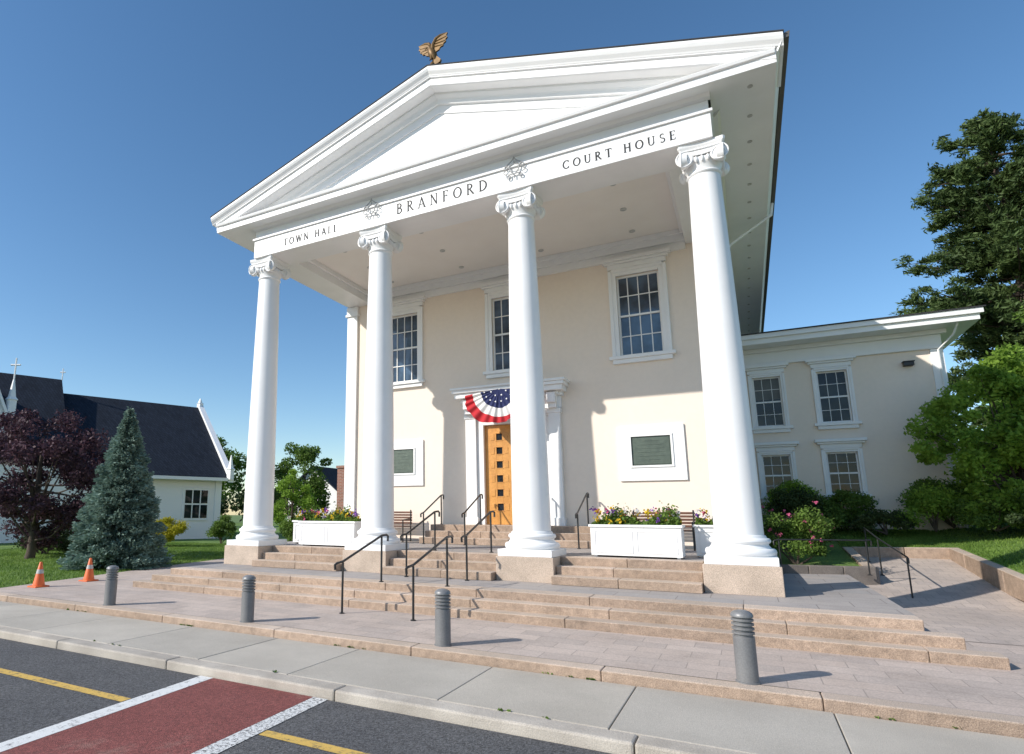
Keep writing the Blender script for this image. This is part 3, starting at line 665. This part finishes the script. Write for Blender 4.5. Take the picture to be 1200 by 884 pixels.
# ------------------------------------------------------------------ ANNEX
ax0,ax1,ay=11.02,16.4,11.0
an=thing('annex_building','cream two storey side wing with white eaves','building',((ax0+ax1)/2,ay,0))
wins=[(11.88,3.62,5.28),(13.66,3.64,5.30),(11.92,1.38,2.70),(13.66,1.42,2.72)]
hw=.40
mb=MB(); wallgrid(mb,ax0,ax1,-1,6.25,ay,[(x-hw,x+hw,a,b) for x,a,b in wins]); mb.quad((ax1,ay,-1),(ax1,26,-1),(ax1,26,6.25),(ax1,ay,6.25))
part(mb.obj('wall',STUCCO),an)
for i,(x,a,b) in enumerate(wins): window(x,a,b,hw,ay,an,3,4,trim=.10,blind=(.45 if i==0 else 0),gm=GLASS2,mt_=.007)
ez=6.22; eh=.33; ov=.85
mb=MB(); mb.box(ax0-.3,ax1+.02,ay-.05,ay+.1,5.74,ez); mb.box(ax0-.3,ax1+.06,ay-.10,ay+.09,5.68,5.75)
mb.box(ax0-.3,ax1+.14,ay-.18,ay+.08,ez-.12,ez+.01)
mb.box(ax1-.27,ax1+.03,ay-.06,ay+.3,-.9,5.675)
pf=((ax0-.3,ez+.01),(ax1+.74,ez+.01),(ax1+.74,ez+.16),(ax1+.79,ez+.20),(ax1+.83,ez+eh),(ax0-.3,ez+eh))
mb.loft([[(x,ay-ov,z) for x,z in pf],[(x,24,z) for x,z in pf]])
mb.box(ax0-.3,ax1+.82,ay-ov-.08,ay-ov-.001,ez+.18,ez+eh+.001)
part(mb.obj('cornice',WHITE,False,.008),an)
zr2=ez+eh+.004
mb=MB(); mb.add([(ax0-.3,ay-ov-.11,zr2),(ax1+.87,ay-ov-.11,zr2),(ax1+.87,24.5,zr2),(ax0-.3,24.5,zr2),(ax0-.3,16,zr2+.8),(ax1-3,16,zr2+.8)],[(0,1,5,4),(1,2,5),(2,3,4,5),(0,4,3)]); mb.box(ax0-.3,ax1+.87,ay-ov-.12,ay-ov-.05,zr2-.003,zr2+.03); part(mb.obj('roof',ROOFM),an)
mb=MB(); mb.tube([(ax1+.3,ay-.7,ez+.05),(ax1+.22,ay-.45,ez-.25),(ax1-.1,ay-.14,ez-.6),(ax1-.1,ay-.12,-.5)],.03,8); part(mb.obj('downspout',WHITE,True),an)
mb=MB(); mb.box(15.45,15.7,ay-.18,ay,5.22,5.33); mb.box(15.43,15.72,ay-.21,ay,5.33,5.36); part(mb.obj('wall_lamp',DARKM,bevel=.01),an)

# ------------------------------------------------------------------ right side: walk, wall, lawn
def walkz(y): 
    t=min(max((y-3.0)/6.3,0),1); return ZP+.004+t*(.74)
mb=MB()
for i in range(12):
    y0=-.9+i*.95; y1=y0+.95; mb.quad((12.722,y0,walkz(y0)+.001),(15.43,y0,walkz(y0)+.001),(15.43,y1,walkz(y1)+.001),(12.722,y1,walkz(y1)+.001))
struct(mb.obj('side_walk',WALK))
def blockwall(name,label,p0,p1,th,zb,zt,ln,m):
    p0=Vector(p0);p1=Vector(p1); L=(p1-p0).length; n=max(1,int(L/ln)); u=(p1-p0)/L; nn=Vector((-u.y,u.x)); mb=MB()
    for i in range(n):
        a=i/n+.003;b=(i+1)/n-.003
        A=p0.lerp(p1,a);B=p0.lerp(p1,b)
        za,zb_=zb[0]+(zb[1]-zb[0])*a,zb[0]+(zb[1]-zb[0])*b; ta,tb_=zt[0]+(zt[1]-zt[0])*a,zt[0]+(zt[1]-zt[0])*b
        r0=[(A.x,A.y,za),(A.x+nn.x*th,A.y+nn.y*th,za),(A.x+nn.x*th,A.y+nn.y*th,ta),(A.x,A.y,ta)]
        r1=[(B.x,B.y,zb_),(B.x+nn.x*th,B.y+nn.y*th,zb_),(B.x+nn.x*th,B.y+nn.y*th,tb_),(B.x,B.y,tb_)]
        mb.loft([r0,r1])
    return tag(mb.obj(name,m,bevel=.015),label,'wall')
blockwall('granite_wall','low sloping granite block wall holding back the lawn',(15.38,-1.5),(15.38,7.9),.20,(-1,-.5),(-.70,.02),1.1,GRAN2)
blockwall('granite_wall','low granite block wall at the back of the path',(13.25,7.9),(15.4,7.9),.22,(-.6,-.5),(-.02,.02),.9,GRAN2)
blockwall('granite_wall','low dark stone wall edging the rose bed',(11.37,3.9),(13.3,4.6),.20,(-.86,-.86),(-.27,-.29),.6,GRAND)
blockwall('granite_wall','low granite block wall beside the ramp',(13.25,4.75),(13.25,7.9),.2,(-.86,-.6),(-.30,-.02),.8,GRAN2)
def lawnz(x,y):
    e=-.72+ (min(max(y,-4),9.3)+1.5)/10.8*.84
    return e+min(max(x-15.4,0)*.16,1.0)+max(0,min(y-9.3,5))*.12
mb=MB(); nx,ny=40,40; vs=[]
for j in range(ny+1):
    for i in range(nx+1):
        x=15.39+(i/nx)**1.6*50; y=-1.5+(j/ny)**1.2*60; vs.append((x,y,lawnz(x,y)))
mb.add(vs,[(j*(nx+1)+i,j*(nx+1)+i+1,(j+1)*(nx+1)+i+1,(j+1)*(nx+1)+i) for j in range(ny) for i in range(nx)])
vs=[(13.05,8.0,-.04),(15.40,8.0,0.015),(15.40,11.2,.42),(13.05,11.2,.42)]
mb.add(vs,[(0,1,2,3)]); o=mb.obj('side_lawn',GRASS,True); struct(o)
mb=MB(); mb.add([(11.37,4.05,-.36),(13.05,4.7,-.38),(13.05,8.0,-.05),(13.05,11.2,.41),(11.0,11.2,.41),(11.0,8.0,-.05),(11.0,4.05,-.36)],[(0,1,2,5,6),(2,3,4,5)]); struct(mb.obj('planting_bed',GRASS))
n=60000; x=15.42+RNG.random(n)**1.3*12; y=RNG.uniform(-1,14,n); z=np.array([lawnz(a,b) for a,b in zip(x,y)]); P=np.c_[x,y,z]
n=16000; x=RNG.uniform(13.05,15.4,n); y=RNG.uniform(8.05,10.8,n); P=np.concatenate([P,np.c_[x,y,-.02+(y-8)*.137]]); blades('grass',P,.06,2)

# ------------------------------------------------------------------ bollards
bx=[.80,4.12,7.45,10.82]
b=MB(); X,Y=bx[0],-4.62
prof=[(.112,ZP),(.112,ZP+.012),(.10,ZP+.014),(.10,ZP+.44)]
z=ZP+.44
lou=[(.085,z),(.085,z+.02)]
for k in range(4): lou+=[(.103,z+.022+k*.042),(.103,z+.042+k*.042),(.082,z+.046+k*.042),(.082,z+.060+k*.042)]
cap=[(.104,z+.185),(.104,z+.20),(.095,z+.222),(.07,z+.240),(.035,z+.25),(.002,z+.252)]
b0=thing('bollard','grey metal louvred bollard standing on the paved plaza','bollard',(X,Y,ZP),'bollards along the plaza edge')
b.lathe(prof,(X,Y),32); part(b.obj('post',BOLG,True),b0)
b=MB(); b.lathe(lou+[(.082,z+.19)],(X,Y),32); part(b.obj('louvre',BOLG,True),b0)
b=MB(); b.lathe(cap,(X,Y),32); part(b.obj('cap',BOLG,True),b0)
for x in bx[1:]: copytree(b0,(x,Y,ZP))

# ------------------------------------------------------------------ handrails
def rail(PP,h,label,curl=.22,group='stair handrails',rt=.021):
    PP=[Vector(p) for p in PP]; e=thing('handrail',label,'handrail',PP[0],group)
    for p in PP:
        mb=MB(); mb.tube([p,p+Vector((0,0,h))],rt*.92,10); mb.lathe([(.045,p.z),(.045,p.z+.012),(.022,p.z+.02)],(p.x,p.y),14)
        part(mb.obj('post',DARKM,True),e)
    T=[p+Vector((0,0,h+.02)) for p in PP]; d0=T[1]-T[0]; d0=Vector((d0.x,d0.y,0)).normalized(); d1=T[-1]-T[-2]; d1=Vector((d1.x,d1.y,0)).normalized()
    pts=[T[0]-d0*curl+Vector((0,0,-.12)),T[0]-d0*curl*1.05+Vector((0,0,-.04)),T[0]-d0*curl*.8+Vector((0,0,-.02))]+T+[T[-1]+d1*curl*.8+Vector((0,0,.01)),T[-1]+d1*curl*1.05+Vector((0,0,-.02)),T[-1]+d1*curl+Vector((0,0,-.11))]
    mb=MB(); mb.tube(pts,rt,10); part(mb.obj('rail',DARKM,True),e); return e
for x in (4.93,6.28):
    rail([(x,-3.25,ZP),(x,-2.0,ZL)],.82,'dark metal handrail on the lower granite steps')
for x in (4.88,6.2):
    rail([(x,-.95,ZL),(x,.35,0)],.82,'dark metal handrail on the upper granite steps')
for x in (3.35,4.55,6.35,7.45):
    rail([(x,2.75,0),(x,3.85,.495)],.80,'dark metal handrail beside the front door steps',.15)
rail([(13.6,3.5,ZP+.02),(13.48,5.6,walkz(5.6)),(13.48,7.2,walkz(7.2))],.80,'dark metal handrail along the side path',.08,group='path handrails',rt=.016)
rail([(11.5,3.85,ZL),(13.1,4.4,ZL)],.70,'dark metal handrail in front of the rose bed',.1,group='path handrails',rt=.016)

# ------------------------------------------------------------------ planters
def planter(x0,x1,y0,y1,h,label,seed,nfl=1):
    e=thing('planter_box',label,'planter',((x0+x1)/2,y0,0),'white planter boxes on the porch')
    b=MB(); t=.04
    b.box(x0,x1,y0,y0+t,.03,h); b.box(x0,x1,y1-t,y1,.03,h); b.box(x0,x0+t,y0+t,y1-t,.03,h); b.box(x1-t,x1,y0+t,y1-t,.03,h)
    b.box(x0-.03,x1+.03,y0-.03,y0+.05,h,h+.045); b.box(x0-.03,x1+.03,y1-.05,y1+.03,h,h+.045); b.box(x0-.03,x0+.05,y0+.05,y1-.05,h,h+.045); b.box(x1-.05,x1+.03,y0+.05,y1-.05,h,h+.045)
    n=2 if x1-x0>1 else 1
    for i in range(n):
        a=x0+.07+(x1-x0-.07)/n*i; c=a+(x1-x0-.07)/n-.07
        b.box(a,c,y0-.012,y0+.002,.08,.10); b.box(a,c,y0-.012,y0+.002,h-.09,h-.07); b.box(a,a+.02,y0-.012,y0+.002,.101,h-.091); b.box(c-.02,c,y0-.012,y0+.002,.101,h-.091)
    for xx in (x0+.04,x1-.10): b.box(xx,xx+.06,y0+.04,y0+.1,0,.03); b.box(xx,xx+.06,y1-.1,y1-.04,0,.03)
    part(b.obj('box',WHITE,bevel=.005),e)
    s=MB(); s.box(x0+t,x1-t,y0+t,y1-t,h-.1,h-.02); part(s.obj('soil',SOIL),e)
    r=np.random.default_rng(seed); n=int((x1-x0)*3800)
    P=np.c_[r.uniform(x0+.03,x1-.03,n),r.uniform(y0+.02,y1-.02,n),h+np.abs(r.normal(0,.12,n))]
    hump=.8+.45*np.sin(P[:,0]*7+seed); P[:,2]=h+(P[:,2]-h)*hump
    part(leafobj('foliage',P,.07,LG,seed),e)
    for m,k in ((FR,5),(FPU,9),(FY,17),(FW,8)):
        F=[]
        for i in range(int(k*(x1-x0)*nfl)):
            c=np.array([r.uniform(x0+.05,x1-.05),r.uniform(y0,y1-.05),h+r.uniform(.08,.33)]); F.append(c+r.normal(size=(10,3))*.026)
        part(leafobj('blossom',np.concatenate(F),.055,m,seed+k,aspect=.9),e)
planter(8.27,9.88,.30,.85,.56,'wide white planter box with pansies beside the porch steps',3)
planter(1.10,2.76,.30,.85,.56,'wide white planter box with mixed flowers between columns',5)
planter(10.05,10.45,1.1,1.5,.56,'small square white planter with flowers by the column',8)
planter(.25,.65,1.1,1.5,.56,'small square white planter with flowers by the column',9)
def bench(x,y,label):
    e=thing('bench',label,'bench',(x,y,0),'wooden benches on the porch')
    b=MB()
    for i in range(5): b.box(x-.7,x+.7,y-.22+i*.09,y-.15+i*.09,.42,.445)
    part(b.obj('seat',BENCHW,bevel=.004),e)
    b=MB()
    for i in range(5): b.box(x-.7,x+.7,y+.24,y+.262,.50+i*.075,.555+i*.075)
    part(b.obj('backrest',BENCHW,bevel=.004),e)
    for sx in (-.66,.66):
        b=MB(); b.tube([(x+sx,y-.22,0),(x+sx,y-.22,.62),(x+sx,y+.22,.64)],.02,8); b.tube([(x+sx,y+.24,0),(x+sx,y+.25,.90)],.02,8); part(b.obj('leg',DARKM,True),e)
bench(9.2,3.6,'brown slatted wooden bench against the cream wall'); bench(1.7,3.6,'brown slatted wooden bench against the cream wall')

# ------------------------------------------------------------------ cones
for i,(x,y) in enumerate(((-2.96,-3.73),(-3.12,-2.43))):
    e=thing('traffic_cone','orange traffic cone with pale collar on the pavement','traffic cone',(x,y,ZP),'traffic cones')
    b=MB(); b.box(x-.16,x+.16,y-.16,y+.16,ZP,ZP+.03); part(b.obj('base',ORANGE,bevel=.01),e)
    f=lambda z: .125-(.125-.028)*z/.5
    b=MB(); b.lathe([(f(0),ZP+.03),(f(.5),ZP+.53),(.02,ZP+.54)],(x,y),28); part(b.obj('body',ORANGE,True),e)
    b=MB(); b.lathe([(f(.26)+.004,ZP+.29),(f(.35)+.004,ZP+.38)],(x,y),28,cap=False); part(b.obj('collar',COLLAR,True),e)

# ------------------------------------------------------------------ CHURCH
Rr=Vector((-24.5,19.7)); U=Vector((.4,.917)); NN=Vector((.917,-.4))
def CP(a,b,z): p=Rr-U*a+NN*b; return (p.x,p.y,z)
ch=thing('church','white clapboard church with steep dark shingle roof and crosses','church',CP(5,0,ZP))
def CB(mb,a0,a1,b0,b1,z0,z1): mb.loft([[CP(a0,b0,z0),CP(a0,b1,z0),CP(a0,b1,z1),CP(a0,b0,z1)],[CP(a1,b0,z0),CP(a1,b1,z0),CP(a1,b1,z1),CP(a1,b0,z1)]])
GA,GB,GZ,GW=13.2,5.0,8.0,1.8
mb=MB(); CB(mb,.5,18,-6.2,6.2,ZP,3.3)
mb.add([CP(.5,-6.2,3.2),CP(.5,6.2,3.2),CP(.5,0,8.1)],[(0,1,2)])
mb.add([CP(GA-GW,GB,ZP),CP(GA+GW,GB,ZP),CP(GA+GW,GB,3.6),CP(GA,GB,GZ),CP(GA-GW,GB,3.6)],[(0,1,2,3,4)])
CB(mb,GA-GW+.05,GA+GW-.05,0,GB-.02,ZP,3.5)
part(mb.obj('wall',CLAP),ch)
mb=MB()
for a0,a1,w,ez_,rz in ((0.1,9.3,6.85,2.9,8.45),(9.3,26,6.6,3.6,9.35)):
    for sg in (-1,1):
        mb.loft([[CP(a,sg*w,ez_),CP(a,0,rz),CP(a,0,rz+.14),CP(a,sg*w,ez_+.14)] for a in (a0,a1)])
for sg in (-1,1):
    mb.loft([[CP(GA+sg*(GW+.2),b,3.1),CP(GA,b,GZ+.0),CP(GA,b,GZ+.14),CP(GA+sg*(GW+.2),b,3.24)] for b in (0,GB+.15)])
part(mb.obj('roof',SHING),ch)
mb=MB()
for sg in (-1,1): mb.loft([[CP(a,sg*6.95,2.72),CP(a,0,8.27),CP(a,0,8.82),CP(a,sg*6.95,3.27)] for a in (-.22,.14)])
for sg in (-1,1): mb.loft([[CP(GA+sg*(GW+.25),b,2.9),CP(GA,b,GZ-.15),CP(GA,b,GZ+.20),CP(GA+sg*(GW+.25),b,3.25)] for b in (GB+.16,GB+.3)])
CB(mb,.3,.7,6.0,6.3,ZP,2.9); CB(mb,.1,9.2,6.86,6.95,2.8,3.0)
part(mb.obj('trim',WHITE),ch)
def cross(p,h,thin=.07):
    p=Vector(p); m=MB(); m.tube([p,p+Vector((0,0,h))],thin,6); q=p+Vector((0,0,h*.68)); uu=Vector((.87,.49,0)); m.tube([q-uu*h*.22,q+uu*h*.22],thin,6); return part(m.obj('cross',WHITE),ch)
def pinn(p,h,k=1):
    m=MB(); m.loft([[(p[0]+s*dx*k,p[1]+s*dy*k,p[2]+z) for dx,dy in ((-1,-1),(1,-1),(1,1),(-1,1))] for s,z in ((.16,0),(.16,h*.4),(.20,h*.42),(.12,h*.5),(.02,h))]); part(m.obj('pinnacle',WHITE),ch)
cross(CP(GA-.9,GB+.1,GZ+.2),1.25,.05); cross(CP(9.3,0,9.45),.8,.04)
pinn(CP(0,6.9,2.9),1.6); pinn(CP(0,0,8.6),.7); pinn(CP(GA-.9,GB+.1,GZ-1.9),2.2,1.2)
for a in (1.9,5.6):
    m=MB(); CB(m,a-.85,a+.85,6.2,6.27,.3,2.35); wo=part(m.obj('window',WHITE),ch)
    m=MB()
    for i in range(3):
        for j in range(2): CB(m,a-.72+i*.5,a-.30+i*.5,6.27,6.285,.45+j*.92,1.27+j*.92)
    part(m.obj('pane',GLASS2),wo)
hx=-21.5
e=thing('white_house','small white house glimpsed behind the trees','house',(hx,30,ZP)); mb=MB(); mb.box(hx-2.7,hx+2.7,30,36,ZP,2.6); mb.add([(hx-2.7,30,2.6),(hx+2.7,30,2.6),(hx,30,4.6)],[(0,1,2)]); part(mb.obj('wall',CLAP),e)
mb=MB()
for sg in (-1,1): mb.loft([[(hx+sg*3.0,y,2.35),(hx,y,4.65),(hx,y,4.8),(hx+sg*3.0,y,2.5)] for y in (29.7,36.2)])
part(mb.obj('roof',SHING),e)
e=thing('brick_chimney','red brick chimney stack beside the town hall','chimney',(-6.5,13,ZP)); mb=MB(); mb.box(-6.7,-6.3,12.8,13.2,ZP,3.0); mb.box(-6.75,-6.25,12.75,13.25,3.0,3.12); part(mb.obj('stack',BRICK),e)

# ------------------------------------------------------------------ VEGETATION
def spruce(base,H,R,seed):
    r=np.random.default_rng(seed); e=thing('spruce_tree','silvery blue green spruce tree standing on the lawn','tree',base); b=np.array(base,float)
    mb=MB(); mb.tube([base,(base[0],base[1],base[2]+H*.97)],[.11,.015],8)
    P=[];Dr=[]
    nl=40
    for i in range(nl):
        t=i/(nl-1); z=.06+t*(H-.15)*.99; L=R*(1-t)**.85*(1+.05*r.normal())+.08; nb=int(14+20*(1-t))
        for k in range(nb):
            a=r.uniform(0,6.283); l=L*r.uniform(.80,1.06); dz=.05-.28*(1-t)
            s=np.array([0,0,z]); tip=np.array([math.cos(a)*l,math.sin(a)*l,z+dz*l*.5+.12])
            if k%4==0: mb.tube([tuple(b+s),tuple(b+tip)],[.02,.005],4)
            n=int(22+80*l); u=r.random(n)**.5
            q=s+(tip-s)*u[:,None]; wd=.24*l*(1-u*.65)[:,None]+.05; side=np.array([-math.sin(a),math.cos(a),0])
            sg=r.uniform(-1,1,n)[:,None]; q=q+side*sg*wd; q[:,2]+=r.normal(0,.045,n)-.03
            P.append(b+q); Dr.append(np.array([math.cos(a),math.sin(a),.1])+side*sg*.8)
    P=np.concatenate(P);Dr=np.concatenate(Dr); P[:,2]=np.maximum(P[:,2],base[2]+.03)
    part(mb.obj('trunk',BARK),e); part(leafobj('crown',P,.11,LS,seed,aspect=.45,dirs=Dr,jit=.35),e)
spruce((-5.95,.35,ZP),4.85,1.46,11)
broad_tree('purple_plum_tree','purple leaved ornamental tree on the lawn','tree',(-11.6,.9,ZP),6,(.5,5.7),2.8,LP,21,nclump=100,per=300,leaf=.13,trunk=.15,crad=(.35,.72))
broad_tree('maple_tree','distant green tree behind the portico','tree',(-18.5,25,ZP),7,(1.5,7.2),2.3,LG,31,nclump=50,per=220,leaf=.22,crad=(.5,.9))
broad_tree('maple_tree','bright green tree behind the portico','tree',(-10.9,14.5,ZP),4,(.6,3.9),1.3,LB,32,nclump=34,per=240,leaf=.13,crad=(.3,.5),trunk=.1)
broad_tree('maple_tree','distant dark green tree behind the white house','tree',(-22,44,ZP),9,(1.5,9.5),5,LD,33,nclump=60,per=200,leaf=.35,crad=(.8,1.5))
broad_tree('maple_tree','distant green tree behind the church','tree',(-44,38,ZP),10,(2,11.5),5,LG,34,nclump=50,per=180,leaf=.4,crad=(.9,1.6))
broad_tree('dogwood_tree','bright green layered leafy tree in front of the side wing','tree',(17.2,9.4,.3),5,(.1,4.8),2.15,LB,41,nclump=150,per=260,leaf=.12,trunk=.12,crad=(.2,.5))
def pine(base,H,seed,label,n=200,LW=7.6,z0=.10,ex=.5):
    r=np.random.default_rng(seed); e=thing('pine_tree',label,'tree',base); b=np.array(base,float); mb=MB()
    mb.tube([tuple(b),tuple(b+[.3,.2,H*.5]),tuple(b+[.0,.3,H*.97])],[.50,.32,.04],10); P=[];Dr=[]
    for i in range(n):
        t=r.random()**.95; z=H*(z0+(.985-z0)*t); L=min((1-t)**ex*LW*r.uniform(.35,1.12)+.7,LW)
        a=r.uniform(0,6.283); d=np.array([math.cos(a),math.sin(a),0]); sd_=np.array([-d[1],d[0],0]); s=np.array([.2,.2,z]); up_=r.uniform(-.08,.40)
        tip=s+d*L+np.array([0,0,L*up_]); mid=(s+tip)/2+np.array([0,0,-.08*L])
        mb.tube([tuple(b+s),tuple(b+mid),tuple(b+tip)],[.10,.06,.015],5)
        for k in range(int(5+L*3.0)):
            u=r.uniform(.2,1.04); c=s*(1-u)**2+2*u*(1-u)*mid+tip*u*u if u<1 else tip
            lat=r.uniform(-1,1)*L*.26*(1.15-u); c=c+sd_*lat+np.array([0,0,r.normal()*.22])
            rad=r.uniform(.38,.85); q=ball(c,(rad,rad,rad*.45),62,r,.1); P.append(b+q); Dr.append(np.tile(d*.7+sd_*np.sign(lat)*.5+np.array([0,0,.35]),(62,1)))
    P=np.concatenate(P);Dr=np.concatenate(Dr); part(mb.obj('trunk',BARK,True),e); part(leafobj('crown',P,.36,LC,seed,aspect=.28,dirs=Dr,jit=.6),e)
pine((27.6,40,.5),27.2,53,'tall broad dark pine tree towering behind the side wing')
pine((35,41,.5),27,52,'broad dark pine tree behind the side wing',n=100)
broad_tree('maple_tree','dark green tree behind the side wing','tree',(27.0,32,.5),12,(2,12.5),4.2,LG,42,nclump=60,per=260,leaf=.3,crad=(.8,1.5))
shrub('rose_bush','small rose bush with pink blooms beside the porch',(11.85,4.9,-.36),(.8,.65),1.75,LG,61,7000,.065,(FR,34,.055))
shrub('rose_bush','rose bush with pink blooms in the planting bed',(12.3,7.0,-.2),(.75,.6),1.35,LG,62,5500,.07,(FR,16,.055))
C0=np.array([10.96,-11.92,.81])
HF=(.95,.62,1.05,.8,1.1,1.15,1.0,.85,1.05,.6,1.1)
for i,(x,y,z,rx,h) in enumerate(((13.1,11.3,.3,1.0,1.35),(14.5,11.0,.3,.8,1.25),(15.7,11.3,.4,1.2,1.4),(16.8,10.4,.45,.95,1.3),(18.0,9.6,.5,1.2,1.3),(12.2,11.2,.25,.9,1.4),(19.6,10.5,.5,1.2,1.4),(13.7,12.3,.4,.9,1.8),(16.3,12.4,.5,1.2,1.8),(17.2,9.4,.4,.9,.9),(12.4,12.3,.4,1.0,1.7))):
    q=C0+(np.array([x,y,z])-C0)*.925
    shrub('green_shrub','leafy green shrub growing beside the cream wing',(q[0],min(q[1],10.35),q[2]-.05),(rx*.95,.7),h*HF[i],(LG,LD,LB,LG)[i%4],70+i,6500,.075,group='shrubs beside the side wing')
shrub('yellow_shrub','bright yellow rounded shrub on the lawn',(-14.0,8.7,ZP),(1.15,.95),1.6,LY,81,14000,.085)
shrub('green_shrub','clipped rounded green shrub near the church',(-13.6,12.0,ZP),(.95,.85),1.9,LG,82,9000,.08,group='shrubs near the church')
shrub('green_shrub','dark green shrub under the purple tree',(-13.2,2.5,ZP),(1.6,1.0),1.2,LD,83,6000,.09,group='shrubs near the church')
shrub('green_shrub','dark green shrub under the purple tree',(-15.5,4.0,ZP),(1.8,1.0),1.3,LD,84,6000,.09,group='shrubs near the church')
shrub('green_shrub','leafy shrub behind the porch corner',(-6.8,9.6,ZP),(.9,.9),1.8,LG,85,8000,.08,group='shrubs behind the porch')
shrub('green_shrub','leafy shrub behind the porch corner',(-4.6,9.4,ZP),(1.2,.9),1.7,LG,87,8000,.08,group='shrubs behind the porch')
shrub('green_shrub','leafy shrub behind the porch corner',(-2.6,9.6,ZP),(1.2,.9),1.5,LD,86,6000,.08,group='shrubs behind the porch')
r=np.random.default_rng(5); P=[]
for i in range(150):
    x=-90+i*1.1; P.append(ball((x,62+r.normal()*3,1.2+r.random()*2),(2.2,2,2.6),220,r,.3))
o=leafobj('distant_trees',np.concatenate(P),.7,LD,5); o['kind']='stuff'

# ------------------------------------------------------------------ light, sky, camera
sd=Vector((.85,1,-.83)).normalized()
L=bpy.data.lights.new('sun','SUN'); L.energy=5.0; L.angle=math.radians(.53); L.color=(1,.945,.865)
lo=bpy.data.objects.new('sun',L); lo.rotation_euler=sd.to_track_quat('-Z','Y').to_euler(); lo.location=(0,0,30); COL.objects.link(lo)
W=bpy.data.worlds.new('World'); SC.world=W; W.use_nodes=True; nt=W.node_tree
sk=nt.nodes.new('ShaderNodeTexSky'); sk.sky_type='NISHITA'; sk.sun_disc=False; sk.sun_elevation=math.asin(-sd.z); sk.sun_rotation=math.atan2(-sd.x,-sd.y); sk.air_density=1.0; sk.dust_density=.3; sk.ozone_density=2.0; sk.altitude=50
hs=nt.nodes.new('ShaderNodeHueSaturation'); hs.inputs['Saturation'].default_value=1.18; hs.inputs['Hue'].default_value=.498; hs.inputs['Value'].default_value=1.08; nt.links.new(sk.outputs[0],hs.inputs['Color'])
nt.links.new(hs.outputs[0],nt.nodes['Background'].inputs[0]); nt.nodes['Background'].inputs[1].default_value=.15
SC.view_settings.view_transform='Standard'; SC.view_settings.look='None'; SC.view_settings.exposure=0
yaw,pit,rol=.5134,.1853,.0037
fw=Vector((-math.sin(yaw)*math.cos(pit),math.cos(yaw)*math.cos(pit),math.sin(pit))); r0=Vector((math.cos(yaw),math.sin(yaw),0)); u0=r0.cross(fw)
c,s=math.cos(rol),math.sin(rol); rr=r0*c+u0*s; uu=u0*c-r0*s
mt=Matrix((rr,uu,-fw)).transposed().to_4x4(); mt.translation=Vector((10.9635,-11.9158,.8077))
cam=bpy.data.cameras.new('camera'); cam.sensor_width=36; cam.lens=705.65/1200*36; cam.shift_x=(600-471.95)/1200; cam.shift_y=(469.13-442)/1200; cam.clip_end=1000; cam.clip_start=.1
cobj=bpy.data.objects.new('camera',cam); COL.objects.link(cobj); cobj.matrix_world=mt; SC.camera=cobj
